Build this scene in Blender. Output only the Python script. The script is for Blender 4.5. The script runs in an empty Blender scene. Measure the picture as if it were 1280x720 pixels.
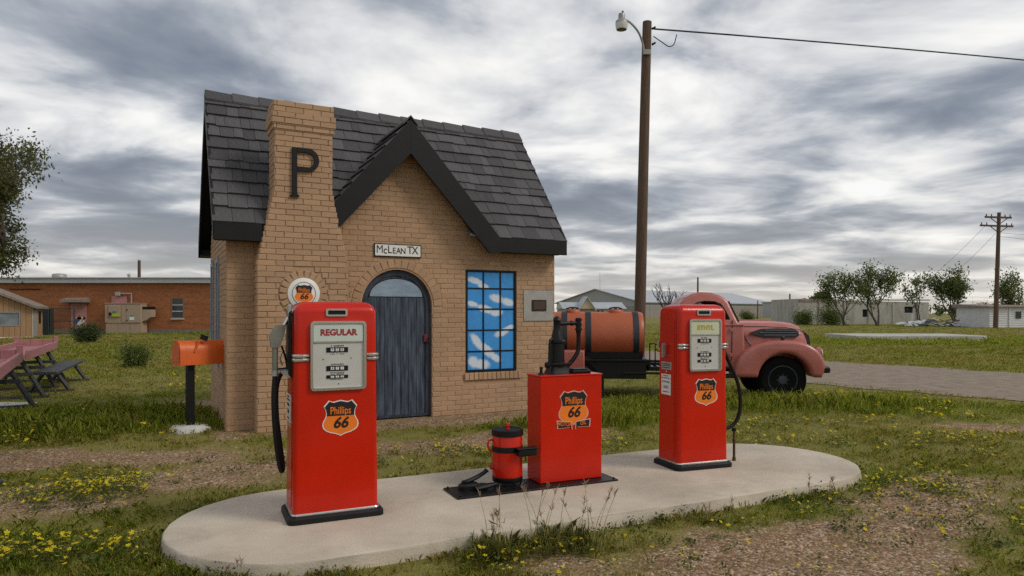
import bpy, bmesh, math, random
import numpy as np
from mathutils import Vector, Matrix
from mathutils.geometry import tessellate_polygon
R = math.radians
rnd = random.Random(66)
scene = bpy.context.scene
col = scene.collection

# ------------------------------------------------------------------ camera
cam_d = bpy.data.cameras.new('Camera')
cam = bpy.data.objects.new('Camera', cam_d); col.objects.link(cam)
cam.location = (0, 0, 1.6); cam.rotation_euler = (R(90), 0, 0)
cam_d.sensor_width = 36; cam_d.lens = 36 * 860 / 1280
cam_d.shift_y = 31 / 1280
cam_d.clip_start = .05; cam_d.clip_end = 4000
scene.camera = cam

# ------------------------------------------------------------------ sky, sun, exposure
SUN_EL, SUN_AZ = 42, 108          # azimuth clockwise from +Y: to the camera's right
world = bpy.data.worlds.new('World'); scene.world = world; world.use_nodes = True
CL = (.48, 1.25, 8.9, 4.1)         # cloud layer: two noise scales, offset
def build_world():
    nt = world.node_tree; N = nt.nodes; L = nt.links; N.clear()
    def nd(t, **k):
        n = N.new(t)
        for a, b in k.items(): setattr(n, a, b)
        return n
    def math_(op, a, b=None, c=None):
        n = nd('ShaderNodeMath', operation=op)
        for i, v in enumerate((a, b, c)):
            if v is None: continue
            if isinstance(v, (int, float)): n.inputs[i].default_value = v
            else: L.new(v, n.inputs[i])
        return n.outputs[0]
    tc = nd('ShaderNodeTexCoord'); sep = nd('ShaderNodeSeparateXYZ'); L.new(tc.outputs['Generated'], sep.inputs[0])
    z = math_('ADD', math_('MAXIMUM', sep.outputs[2], 0.0), 0.10)
    cx = math_('DIVIDE', sep.outputs[0], z); cy = math_('DIVIDE', sep.outputs[1], z)
    cmb = nd('ShaderNodeCombineXYZ'); L.new(cx, cmb.inputs[0]); L.new(cy, cmb.inputs[1])
    def noise(scale, detail, rough, dist, off):
        mp = nd('ShaderNodeMapping'); mp.inputs['Location'].default_value = off
        mp.inputs['Rotation'].default_value = (0, 0, R(-14)); mp.inputs['Scale'].default_value = (scale, scale * 1.05, 1)
        L.new(cmb.outputs[0], mp.inputs[0])
        n = nd('ShaderNodeTexNoise'); L.new(mp.outputs[0], n.inputs['Vector'])
        n.inputs['Scale'].default_value = 1; n.inputs['Detail'].default_value = detail
        n.inputs['Roughness'].default_value = rough; n.inputs['Distortion'].default_value = dist
        return n.outputs['Fac']
    a = noise(CL[0], 4, .5, .2, (CL[2], CL[3], 0)); b = noise(CL[1], 7, .54, .3, (CL[3] + 5, CL[2] + 9, 0))
    v = math_('ADD', math_('MULTIPLY', a, .44), math_('MULTIPLY', b, .56))
    v = math_('MULTIPLY_ADD', v, 1.5, -.270)
    rp = nd('ShaderNodeValToRGB'); L.new(v, rp.inputs[0]); cr = rp.color_ramp; cr.interpolation = 'B_SPLINE'
    pts = [(.33, (.165, .195, .25)), (.42, (.27, .305, .365)), (.475, (.42, .45, .50)), (.525, (.65, .665, .69)),
           (.60, (.90, .895, .885)), (.70, (1.18, 1.15, 1.09))]
    cr.elements[0].position = pts[0][0]; cr.elements[0].color = (*pts[0][1], 1)
    cr.elements[1].position = pts[-1][0]; cr.elements[1].color = (*pts[-1][1], 1)
    for p, c in pts[1:-1]:
        e = cr.elements.new(p); e.color = (*c, 1)
    # thin bright air low over the horizon, the same all the way round
    hz = math_('MULTIPLY', math_('POWER', math_('SUBTRACT', 1.0, math_('MINIMUM', math_('MAXIMUM', sep.outputs[2], 0.0), 1.0)), 14.0), .62)
    mx = nd('ShaderNodeMix', data_type='RGBA'); L.new(hz, mx.inputs[0]); L.new(rp.outputs[0], mx.inputs[6])
    mx.inputs[7].default_value = (.96, .86, .71, 1)
    sc = nd('ShaderNodeVectorMath', operation='SCALE'); L.new(mx.outputs[2], sc.inputs[0]); sc.inputs['Scale'].default_value = 10.0
    sky = nd('ShaderNodeTexSky', sky_type='NISHITA'); sky.sun_disc = False
    sky.sun_elevation = R(SUN_EL); sky.sun_rotation = R(SUN_AZ)
    m2 = nd('ShaderNodeMix', data_type='RGBA'); m2.inputs[0].default_value = .94
    L.new(sky.outputs[0], m2.inputs[6]); L.new(sc.outputs[0], m2.inputs[7])
    bg = nd('ShaderNodeBackground'); bg.inputs[1].default_value = .1; L.new(m2.outputs[2], bg.inputs[0])
    out = nd('ShaderNodeOutputWorld'); L.new(bg.outputs[0], out.inputs[0])
build_world()
sun_d = bpy.data.lights.new('sun', 'SUN'); sun_d.energy = 1.5; sun_d.angle = R(18); sun_d.color = (1, .92, .80)
sun = bpy.data.objects.new('sun', sun_d); col.objects.link(sun)
_sd = Vector((math.sin(R(SUN_AZ)) * math.cos(R(SUN_EL)), math.cos(R(SUN_AZ)) * math.cos(R(SUN_EL)), math.sin(R(SUN_EL))))
sun.rotation_euler = _sd.to_track_quat('Z', 'Y').to_euler(); sun.location = (0, 0, 30)
vs = scene.view_settings; vs.view_transform = 'Standard'; vs.look = 'None'; vs.exposure = 0.0; vs.gamma = 1
scene.cycles.use_denoising = False
scene.cycles.max_bounces = 6; scene.cycles.transparent_max_bounces = 8

# ------------------------------------------------------------------ helpers
def mat(name, c, rough=.6, metal=0, var=0, vscale=6, bump=0, bscale=40, coat=0, spec=.5, c2=None, stretch=(1, 1, 1),
        rand=0, dirt=0, dirtc=(.12, .08, .05), wear=0, wearc=(.5, .5, .5), wscale=9, coord='Object'):
    m = bpy.data.materials.new(name); m.use_nodes = True; nt = m.node_tree; N = nt.nodes; L = nt.links
    p = N['Principled BSDF']; p.inputs['Roughness'].default_value = rough; p.inputs['Metallic'].default_value = metal
    p.inputs['Coat Weight'].default_value = coat; p.inputs['Coat Roughness'].default_value = .08
    p.inputs['Specular IOR Level'].default_value = spec
    p.inputs['Base Color'].default_value = (*c, 1)
    tc = N.new('ShaderNodeTexCoord'); mp = N.new('ShaderNodeMapping'); L.new(tc.outputs[coord], mp.inputs[0])
    mp.inputs['Scale'].default_value = stretch
    def noise(scale, detail=5, rough=.6):
        n = N.new('ShaderNodeTexNoise'); n.inputs['Scale'].default_value = scale; n.inputs['Detail'].default_value = detail
        n.inputs['Roughness'].default_value = rough; L.new(mp.outputs[0], n.inputs['Vector']); return n.outputs['Fac']
    cur = None
    def mix(fac, a, b, mode='MIX'):
        x = N.new('ShaderNodeMix'); x.data_type = 'RGBA'; x.blend_type = mode
        for sock, v in ((0, fac), (6, a), (7, b)):
            if isinstance(v, bpy.types.NodeSocket): L.new(v, x.inputs[sock])
            elif sock == 0: x.inputs[0].default_value = v
            else: x.inputs[sock].default_value = (*v, 1)
        return x.outputs[2]
    def ramp(fac, lo, hi):
        r = N.new('ShaderNodeMapRange'); L.new(fac, r.inputs[0]); r.inputs[1].default_value = lo; r.inputs[2].default_value = hi
        return r.outputs[0]
    if var or c2:
        d = c2 if c2 else tuple(max(0, x * (1 - var)) for x in c)
        u = c if c2 else tuple(x * (1 + var) for x in c)
        cur = mix(ramp(noise(vscale), .3, .7), d, u)
    if rand:
        oi = N.new('ShaderNodeObjectInfo'); ge = N.new('ShaderNodeNewGeometry')
        ad = N.new('ShaderNodeMath'); ad.operation = 'ADD'; L.new(oi.outputs['Random'], ad.inputs[0]); L.new(ge.outputs['Random Per Island'], ad.inputs[1])
        fr = N.new('ShaderNodeMath'); fr.operation = 'FRACT'; L.new(ad.outputs[0], fr.inputs[0])
        mr = N.new('ShaderNodeMapRange'); L.new(fr.outputs[0], mr.inputs[0]); mr.inputs[3].default_value = 1 - rand; mr.inputs[4].default_value = 1 + rand
        g = N.new('ShaderNodeCombineColor')
        for i in range(3): L.new(mr.outputs[0], g.inputs[i])
        cur = mix(1.0, cur if cur else c, g.outputs[0], 'MULTIPLY')
    if dirt: cur = mix(ramp(noise(3.1, 8, .7), .52, .52 + .3 / dirt), cur if cur else c, dirtc)
    if wear: cur = mix(ramp(noise(wscale, 9, .75), .68 - wear, .70 - wear), cur if cur else c, wearc)
    if cur: L.new(cur, p.inputs['Base Color'])
    if var or dirt or wear:
        rr = N.new('ShaderNodeMapRange'); L.new(noise(vscale * 1.7), rr.inputs[0])
        rr.inputs[3].default_value = max(.02, rough - .1); rr.inputs[4].default_value = min(1, rough + .12); L.new(rr.outputs[0], p.inputs['Roughness'])
    if bump:
        b = N.new('ShaderNodeBump'); b.inputs['Strength'].default_value = bump; b.inputs['Distance'].default_value = .01
        L.new(noise(bscale, 4), b.inputs['Height']); L.new(b.outputs[0], p.inputs['Normal'])
    return m

class MB:
    """collects shapes; build() links them as ONE mesh object"""
    def __init__(s): s.v = []; s.f = []
    def add(s, vs, fs, M=None):
        o = len(s.v)
        s.v += [tuple(M @ Vector(p)) for p in vs] if M is not None else [tuple(p) for p in vs]
        s.f += [tuple(i + o for i in f) for f in fs]; return s
    def box(s, a, b, bev=0, M=None):
        """from corner a to corner b, chamfered by bev"""
        c = [(x + y) / 2 for x, y in zip(a, b)]; h = [abs(y - x) / 2 for x, y in zip(a, b)]
        bev = min(bev, min(h) * .95)
        if not bev:
            vs = [(c[0] + i * h[0], c[1] + j * h[1], c[2] + k * h[2]) for i in (-1, 1) for j in (-1, 1) for k in (-1, 1)]
            return s.add(vs, [(0, 1, 3, 2), (4, 6, 7, 5), (0, 4, 5, 1), (2, 3, 7, 6), (0, 2, 6, 4), (1, 5, 7, 3)], M)
        vs = []; ix = {}
        for i in (-1, 1):
            for j in (-1, 1):
                for k in (-1, 1):
                    for ax in range(3):
                        d = [h[q] - (0 if q == ax else bev) for q in range(3)]
                        ix[(i, j, k, ax)] = len(vs); vs.append((c[0] + i * d[0], c[1] + j * d[1], c[2] + k * d[2]))
        fs = []; S = (-1, 1)
        for i in S:
            fs.append([ix[(i, j, k, 0)] for j, k in ((-1, -1), (1, -1), (1, 1), (-1, 1))])
            fs.append([ix[(j, i, k, 1)] for j, k in ((-1, -1), (1, -1), (1, 1), (-1, 1))])
            fs.append([ix[(j, k, i, 2)] for j, k in ((-1, -1), (1, -1), (1, 1), (-1, 1))])
            for j in S:
                fs.append([ix[(i, j, -1, 0)], ix[(i, j, 1, 0)], ix[(i, j, 1, 1)], ix[(i, j, -1, 1)]])
                fs.append([ix[(i, -1, j, 0)], ix[(i, 1, j, 0)], ix[(i, 1, j, 2)], ix[(i, -1, j, 2)]])
                fs.append([ix[(-1, i, j, 1)], ix[(1, i, j, 1)], ix[(1, i, j, 2)], ix[(-1, i, j, 2)]])
                for k in S: fs.append([ix[(i, j, k, q)] for q in range(3)])
        return s.add(vs, fs, M)
    def loft(s, rings, cap=True, closed=True, M=None):
        n = len(rings[0]); vs = [p for r in rings for p in r]; fs = []
        for a in range(len(rings) - 1):
            for i in range(n if closed else n - 1):
                j = (i + 1) % n; fs.append((a * n + i, a * n + j, (a + 1) * n + j, (a + 1) * n + i))
        if cap: fs += [tuple(range(n))[::-1], tuple(range((len(rings) - 1) * n, len(rings) * n))]
        return s.add(vs, fs, M)
    def lathe(s, prof, seg=20, M=None, cap=True):
        return s.loft([[(r * math.cos(2 * math.pi * i / seg), r * math.sin(2 * math.pi * i / seg), z) for i in range(seg)] for r, z in prof], cap, True, M)
    def tube(s, pts, r, seg=8, cap=True, M=None):
        P = [Vector(p) for p in pts]; rr = r if isinstance(r, (list, tuple)) else [r] * len(P)
        rings = []; nrm = None
        for i, p in enumerate(P):
            t = (P[min(i + 1, len(P) - 1)] - P[max(i - 1, 0)]).normalized()
            if nrm is None:
                nrm = t.cross(Vector((0, 0, 1)) if abs(t.z) < .9 else Vector((1, 0, 0))).normalized()
            else: nrm = (nrm - t * nrm.dot(t)).normalized()
            bn = t.cross(nrm)
            rings.append([tuple(p + (nrm * math.cos(2 * math.pi * k / seg) + bn * math.sin(2 * math.pi * k / seg)) * rr[i]) for k in range(seg)])
        return s.loft(rings, cap, True, M)
    def prism(s, outline, y0, y1, holes=(), M=None):
        """outline and holes are (x, z) loops; extruded from y0 to y1"""
        loops = [list(outline)] + [list(h) for h in holes]
        tri = tessellate_polygon([[Vector((p[0], p[1], 0)) for p in l] for l in loops])
        flat = [p for l in loops for p in l]; n = len(flat)
        vs = [(p[0], y0, p[1]) for p in flat] + [(p[0], y1, p[1]) for p in flat]
        fs = [tuple(t) for t in tri] + [tuple(i + n for i in t[::-1]) for t in tri]
        o = 0
        for l in loops:
            m = len(l)
            for i in range(m): fs.append((o + i, o + (i + 1) % m, n + o + (i + 1) % m, n + o + i))
            o += m
        return s.add(vs, fs, M)
    def mesh(s, name, smooth=None):
        me = bpy.data.meshes.new(name); bm = bmesh.new()
        bv = [bm.verts.new(p) for p in s.v]
        for f in s.f:
            try: bm.faces.new([bv[i] for i in f])
            except ValueError: pass
        bmesh.ops.remove_doubles(bm, verts=bm.verts, dist=1e-5)
        bmesh.ops.recalc_face_normals(bm, faces=bm.faces)
        bm.to_mesh(me); bm.free()
        if smooth is not None:
            me.polygons.foreach_set('use_smooth', [True] * len(me.polygons)); me.set_sharp_from_angle(angle=R(smooth))
        return me
    def build(s, name, m, parent=None, smooth=None):
        me = s.mesh(name, smooth); me.materials.append(m); return link(name, me, parent)

def link(name, me, parent=None, loc=None, rot=None):
    o = bpy.data.objects.new(name, me); col.objects.link(o); o.parent = parent
    if loc is not None: o.location = loc
    if rot is not None: o.rotation_euler = rot
    return o
def tag(o, label=None, cat=None, group=None, kind=None):
    for k, v in (('label', label), ('category', cat), ('group', group), ('kind', kind)):
        if v: o[k] = v
    return o
def thing(name, label, cat, loc=(0, 0, 0), rz=0, group=None):
    o = bpy.data.objects.new(name, None); col.objects.link(o); o.location = loc; o.rotation_euler = (0, 0, rz)
    o.empty_display_size = .2
    return tag(o, label, cat, group)
def bx(name, m, parent, a, b, bev=0, smooth=None): return MB().box(a, b, bev).build(name, m, parent, smooth)
def text(name, body, size, m, parent, loc, rot=(R(90), 0, 0), shear=0, sx=1, ext=.0008, off=0, align='CENTER', label=None):
    cu = bpy.data.curves.new(name, 'FONT'); cu.body = body; cu.size = size; cu.shear = shear; cu.extrude = ext; cu.offset = off
    cu.align_x = align; cu.align_y = 'CENTER'; cu.resolution_u = 3
    t = bpy.data.objects.new(name, cu); col.objects.link(t)
    dg = bpy.context.evaluated_depsgraph_get(); me = bpy.data.meshes.new_from_object(t.evaluated_get(dg))
    bpy.data.objects.remove(t); me.transform(Matrix.Diagonal((sx, 1, 1, 1))); me.materials.clear(); me.materials.append(m)
    me.name = name
    o = link(name, me, parent, loc, rot)
    if label: o['label'] = label
    return o
def rrect(w, d, r, z, n=5, cx=0, cy=0):
    out = []
    for k, (sx, sy) in enumerate(((1, 1), (-1, 1), (-1, -1), (1, -1))):
        for i in range(n + 1):
            a = math.pi / 2 * (k + i / n)
            out.append((cx + sx * (w / 2 - r) + r * math.cos(a), cy + sy * (d / 2 - r) + r * math.sin(a), z))
    return out
def arc(cx, cz, rx, rz, a0, a1, n): return [(cx + rx * math.cos(R(a0 + (a1 - a0) * i / n)), cz + rz * math.sin(R(a0 + (a1 - a0) * i / n))) for i in range(n + 1)]
def curve(pts, n=6):
    """Catmull-Rom through points"""
    P = [Vector(p) for p in pts]; P = [2 * P[0] - P[1]] + P + [2 * P[-1] - P[-2]]; out = []
    for i in range(1, len(P) - 2):
        a, b, c, d = P[i - 1:i + 3]
        for k in range(n):
            t = k / n
            out.append(.5 * ((2 * b) + (c - a) * t + (2 * a - 5 * b + 4 * c - d) * t * t + (3 * b - a - 3 * c + d) * t ** 3))
    out.append(P[-2]); return out

# ------------------------------------------------------------------ materials
TAN = mat('tan_painted_brick', (.40, .252, .148), .75, var=.12, vscale=.9, bump=.35, bscale=60, rand=.08, dirt=.22, dirtc=(.25, .15, .08), wear=.035, wearc=(.17, .09, .045), wscale=14)
MORTAR = mat('tan_painted_mortar', (.41, .258, .152), .85, var=.08, vscale=3, bump=.4, bscale=50)
SHING = mat('charcoal_shingle', (.080, .078, .082), .75, spec=.3, var=.3, vscale=18, stretch=(9, .6, 1), bump=.5, bscale=22, rand=.28)
BLACKP = mat('black_painted_board', (.0055, .0055, .006), .5, spec=.3, var=.3, vscale=4, bump=.15, bscale=25)
BLACK = mat('black_iron', (.005, .005, .0055), .42, spec=.3, var=.3, vscale=7, bump=.1, bscale=30)
RUBBER = mat('black_rubber', (.007, .007, .0075), .6, var=.2, spec=.3)
RED = mat('red_pump_enamel', (.53, .014, .002), .3, var=.12, vscale=2.0, coat=.22, spec=.25, dirt=.10, dirtc=(.30, .012, .004), wear=.012, wearc=(.10, .008, .004), wscale=22, bump=.02, bscale=5)
CHROME = mat('dull_chrome', (.55, .54, .51), .28, 1, var=.04, vscale=3)
STEEL = mat('brushed_steel', (.42, .42, .41), .42, .8, var=.15, vscale=9)
WHITEP = mat('white_enamel', (.72, .72, .69), .4, var=.04)
GREYW = mat('dial_plate_grey_white', (.52, .51, .48), .35, var=.06, vscale=4)
ADGL = mat('pale_glass_panel', (.55, .60, .56), .15, var=.06, vscale=3, coat=.4)
ADGL2 = mat('pale_green_glass_panel', (.56, .60, .42), .15, var=.06, vscale=3, coat=.4)
ORNG = mat('orange_print', (.80, .19, .015), .4, var=.06)
BLKPR = mat('black_print', (.012, .009, .009), .4)
REDPR = mat('dark_red_print', (.30, .012, .02), .4)
YELPR = mat('olive_yellow_print', (.42, .36, .02), .4)
GREYPR = mat('grey_print', (.10, .10, .10), .5)
CONC = mat('island_concrete', (.50, .435, .345), .8, var=.2, vscale=1.3, bump=.5, bscale=70, dirt=.6, dirtc=(.27, .21, .15), wear=.02, wearc=(.20, .15, .105), wscale=30, coord='Object')
CONC2 = mat('pale_concrete', (.47, .46, .43), .9, var=.2, vscale=4, bump=.5, bscale=20)
GALV = mat('galvanised_plate', (.36, .35, .33), .5, .3, var=.12, vscale=5)
WOODP = mat('pole_wood', (.098, .060, .038), .85, var=.4, vscale=5, stretch=(6, 6, .4), bump=.6, bscale=14)
# ------------------------------------------------------------------ terrain masks (world metres; used for ground colour and for planting)
def _h(ix, iy, s):
    n = (ix * 374761393 + iy * 668265263 + s * 974634777) & 0x7fffffff
    n = ((n ^ (n >> 13)) * 1274126177) & 0x7fffffff
    return ((n ^ (n >> 16)) & 0xffff) / 65535.0
def vnoise(x, y, s):
    ix = np.floor(x).astype(np.int64); iy = np.floor(y).astype(np.int64); fx = x - ix; fy = y - iy
    fx = fx * fx * (3 - 2 * fx); fy = fy * fy * (3 - 2 * fy)
    return (_h(ix, iy, s) * (1 - fx) + _h(ix + 1, iy, s) * fx) * (1 - fy) + (_h(ix, iy + 1, s) * (1 - fx) + _h(ix + 1, iy + 1, s) * fx) * fy
def fbm(x, y, s, o=4):
    t = 0; a = .5
    for k in range(o): t = t + a * vnoise(x * 2 ** k, y * 2 ** k, s + k); a *= .5
    return t / (1 - .5 ** o)
def blob(x, y, cx, cy, rx, ry, ang):
    c, s = math.cos(R(ang)), math.sin(R(ang)); dx, dy = x - cx, y - cy
    u = (dx * c + dy * s) / rx; v = (-dx * s + dy * c) / ry
    return np.clip(1.35 - np.sqrt(u * u + v * v), 0, 1)
ISL_A = R(25.8); ISL_D = (math.cos(ISL_A), math.sin(ISL_A)); ISL_N = (-math.sin(ISL_A), math.cos(ISL_A))
ISL = dict(a0=-.10, a1=6.22, n0=4.29, n1=6.12, top=.10)
HOUSE_O = (-3.834, 9.235); HA = math.atan2(.46, .888)
def island_sd(x, y):
    """signed distance to the island outline (negative inside)"""
    a = x * ISL_D[0] + y * ISL_D[1]; n = x * ISL_N[0] + y * ISL_N[1]
    r = (ISL['n1'] - ISL['n0']) / 2; m = (ISL['n1'] + ISL['n0']) / 2
    q = np.clip(a, ISL['a0'] + r, ISL['a1'] - r); return np.hypot(a - q, n - m) - r
def house_local(x, y):
    dx, dy = x - HOUSE_O[0], y - HOUSE_O[1]; c, s = math.cos(HA), math.sin(HA)
    return dx * c + dy * s, -dx * s + dy * c
def road_off(x, y): return .8 * x + .6 * y
def masks(x, y):
    w = (fbm(x * .9, y * .9, 5) - .5) * 1.5 + (fbm(x * 3.1, y * 3.1, 9) - .5) * .8
    hs, hn = house_local(x, y)
    apron = np.clip(1.3 - np.abs(hn + .35) / .62, 0, 1) * ((hs > -.2) & (hs < 5.4))
    g = np.maximum.reduce([blob(x, y, -4.9, 7.45, 3.4, .72, 14), blob(x, y, -2.7, 6.75, 1.5, .75, 25), blob(x, y, -1.0, 8.2, 2.3, .8, 26) * .85, apron * .8,
                           blob(x, y, 1.9, 4.55, 1.7, .75, 22), blob(x, y, 3.5, 5.6, 1.5, .75, 30) * .8,
                           blob(x, y, -4.1, 5.9, 1.6, .6, 20) * .75, blob(x, y, 6.8, 9.5, 1.8, .35, -20) * .6, blob(x, y, -5.2, 12.2, 2.2, .5, 0) * .62])
    gravel = np.clip((g + w * .75 - .30) / .32, 0, 1) * (g > .02)
    gravel = np.where(island_sd(x, y) < .16, gravel * .25, gravel)
    lush = np.maximum.reduce([blob(x, y, -6.0, 9.9, 2.9, 1.25, 5), blob(x, y, 4.6, 11.9, 3.6, 1.0, -6), blob(x, y, 1.2, 9.9, 1.6, .7, 27) * .8,
                              blob(x, y, -10.5, 50, 25, 2.5, 0) * .8, blob(x, y, 22, 38, 14, 4, 0) * .8])
    lush = np.clip(lush * 1.2 + w * .5, 0, 1) * (1 - gravel)
    dry = np.clip(fbm(x * .35, y * .35, 31) * 1.5 - .35 + (y > 12) * .12 - lush * .6, 0, 1)
    return gravel, lush, dry

# ------------------------------------------------------------------ ground
def ground():
    def axis(lo, hi, dlo, dhi, step):
        a = list(np.arange(dlo, dhi + 1e-6, step)); s = step; p = dhi
        while p < hi: s *= 1.18; p += s; a.append(min(p, hi))
        s = step; p = dlo
        while p > lo: s *= 1.18; p -= s; a.insert(0, max(p, lo))
        return np.array(a)
    X = axis(-900, 900, -10, 11, .11); Y = axis(-60, 1500, 3, 16, .11)
    gx, gy = np.meshgrid(X, Y); nx, ny = len(X), len(Y)
    co = np.stack([gx.ravel(), gy.ravel(), np.zeros(nx * ny)], 1)
    i = np.arange(nx * ny).reshape(ny, nx)
    q = np.stack([i[:-1, :-1], i[:-1, 1:], i[1:, 1:], i[1:, :-1]], -1).reshape(-1, 4)
    me = bpy.data.meshes.new('ground'); me.vertices.add(len(co)); me.vertices.foreach_set('co', co.ravel())
    me.loops.add(q.size); me.loops.foreach_set('vertex_index', q.ravel()); me.polygons.add(len(q))
    me.polygons.foreach_set('loop_start', np.arange(0, q.size, 4)); me.update(calc_edges=True)
    g, l, d = masks(co[:, 0], co[:, 1])
    for nme, arr in (('gravel', g), ('lush', l), ('dry', d)):
        me.attributes.new(nme, 'FLOAT', 'POINT').data.foreach_set('value', arr.astype(np.float32))
    m = bpy.data.materials.new('meadow_and_gravel'); m.use_nodes = True; nt = m.node_tree; N = nt.nodes; L = nt.links; p = N['Principled BSDF']
    p.inputs['Roughness'].default_value = .95; p.inputs['Specular IOR Level'].default_value = .2
    tc = N.new('ShaderNodeTexCoord')
    def attr(n): a = N.new('ShaderNodeAttribute'); a.attribute_name = n; return a.outputs['Fac']
    def noise(s, d=5, r=.6):
        n = N.new('ShaderNodeTexNoise'); n.inputs['Scale'].default_value = s; n.inputs['Detail'].default_value = d; n.inputs['Roughness'].default_value = r
        L.new(tc.outputs['Object'], n.inputs['Vector']); return n.outputs['Fac']
    def ramp(f, *pts):
        r = N.new('ShaderNodeValToRGB'); L.new(f, r.inputs[0]); e = r.color_ramp.elements
        e[0].position, e[0].color = pts[0][0], (*pts[0][1], 1); e[1].position, e[1].color = pts[-1][0], (*pts[-1][1], 1)
        for q_, c_ in pts[1:-1]: x = e.new(q_); x.color = (*c_, 1)
        return r.outputs[0]
    def mix(f, a, b, mode='MIX'):
        x = N.new('ShaderNodeMix'); x.data_type = 'RGBA'; x.blend_type = mode
        if isinstance(f, float): x.inputs[0].default_value = f
        else: L.new(f, x.inputs[0])
        L.new(a, x.inputs[6]); L.new(b, x.inputs[7]); return x.outputs[2]
    vo = N.new('ShaderNodeTexVoronoi'); vo.inputs['Scale'].default_value = 55; L.new(tc.outputs['Object'], vo.inputs['Vector'])
    sepc = N.new('ShaderNodeSeparateColor'); L.new(vo.outputs['Color'], sepc.inputs[0])
    peb = ramp(sepc.outputs[0], (0, (.06, .038, .022)), (.3, (.19, .115, .06)), (.65, (.36, .245, .14)), (.9, (.50, .38, .255)), (1, (.62, .56, .48)))
    soil = ramp(noise(2.2, 8, .7), (.3, (.15, .085, .042)), (.7, (.31, .195, .105)))
    gr = mix(ramp(noise(6, 4), (.35, (.25, .25, .25)), (.6, (.9, .9, .9))), soil, peb)
    thatch = ramp(noise(9, 8, .75), (.3, (.10, .09, .025)), (.5, (.19, .165, .05)), (.7, (.29, .24, .09)))
    green = ramp(noise(7, 8, .7), (.3, (.10, .115, .012)), (.7, (.22, .235, .035)))
    drygr = ramp(noise(.5, 8, .7), (.3, (.20, .175, .032)), (.7, (.36, .295, .085)))
    veg = mix(attr('dry'), green, drygr); veg = mix(noise(30, 3), veg, thatch); veg = mix(ramp(noise(70, 4, .7), (.38, (0, 0, 0)), (.62, (.75, .75, .75))), veg, ramp(noise(140, 2), (.3, (.07, .07, .015)), (.7, (.28, .25, .075))))
    L.new(mix(attr('gravel'), veg, gr), p.inputs['Base Color'])
    b = N.new('ShaderNodeBump'); b.inputs['Strength'].default_value = .8; b.inputs['Distance'].default_value = .015
    hh = N.new('ShaderNodeMath'); hh.operation = 'SUBTRACT'; L.new(noise(14, 6), hh.inputs[0]); L.new(vo.outputs['Distance'], hh.inputs[1])
    L.new(hh.outputs[0], b.inputs['Height']); L.new(b.outputs[0], p.inputs['Normal'])
    me.materials.append(m); o = link('ground', me); tag(o, kind='structure')
ground()
# the gravel road behind the truck
def road():
    mb = MB(); vs = []; n = 160; d = (.6, -.8); nn = (.8, .6)
    for i in range(n + 1):
        t = -60 + 130 * i / n
        for k, off in enumerate((14.6, 16.4, 18.2, 20, 21.8)):
            j = (rnd.random() - .5) * .45 if k in (0, 4) else 0
            vs.append((off * nn[0] + t * d[0] + nn[0] * j, off * nn[1] + t * d[1] + nn[1] * j, .012))
    fs = [(i * 5 + k, i * 5 + k + 1, i * 5 + k + 6, i * 5 + k + 5) for i in range(n) for k in range(4)]
    mb.add(vs, fs)
    m = mat('road_gravel', (.30, .235, .175), .95, c2=(.17, .128, .09), vscale=3.4, bump=.9, bscale=22, dirt=.4, dirtc=(.33, .28, .23), stretch=(1, 1, 1))
    tag(mb.build('gravel_road', m), kind='structure')
road()

# ------------------------------------------------------------------ pump island
def island():
    r = (ISL['n1'] - ISL['n0']) / 2; m = (ISL['n1'] + ISL['n0']) / 2; L_ = []
    base = []
    for i in range(33): a = R(90 + 180 * i / 32); base.append((ISL['a0'] + r + r * math.cos(a), m + r * math.sin(a)))
    for i in range(1, 24): base.append((ISL['a0'] + r + (ISL['a1'] - ISL['a0'] - 2 * r) * i / 24, m - r))
    for i in range(33): a = R(-90 + 180 * i / 32); base.append((ISL['a1'] - r + r * math.cos(a), m + r * math.sin(a)))
    for i in range(1, 24): base.append((ISL['a1'] - r - (ISL['a1'] - ISL['a0'] - 2 * r) * i / 24, m + r))
    def ring(sh, z, jit=0):
        out = []
        for a, n in base:
            q = min(max(a, ISL['a0'] + r), ISL['a1'] - r); dx, dy = a - q, n - m; l = math.hypot(dx, dy); k = (l - sh + (rnd.random() - .5) * jit) / l
            A, Nn = q + dx * k, m + dy * k; out.append((A * ISL_D[0] + Nn * ISL_N[0], A * ISL_D[1] + Nn * ISL_N[1], z))
        return out
    T = ISL['top']
    o = MB().loft([ring(-.02, -.04), ring(-.015, .02, .006), ring(-.006, T - .02, .012), ring(-.003, T - .009, .012), ring(.003, T - .002, .009), ring(.012, T, .002)]).build('pump_island', CONC, None, 50)
    tag(o, 'long pale concrete slab with rounded ends under the fuel pumps', 'pump island', kind='structure')
island()

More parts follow.
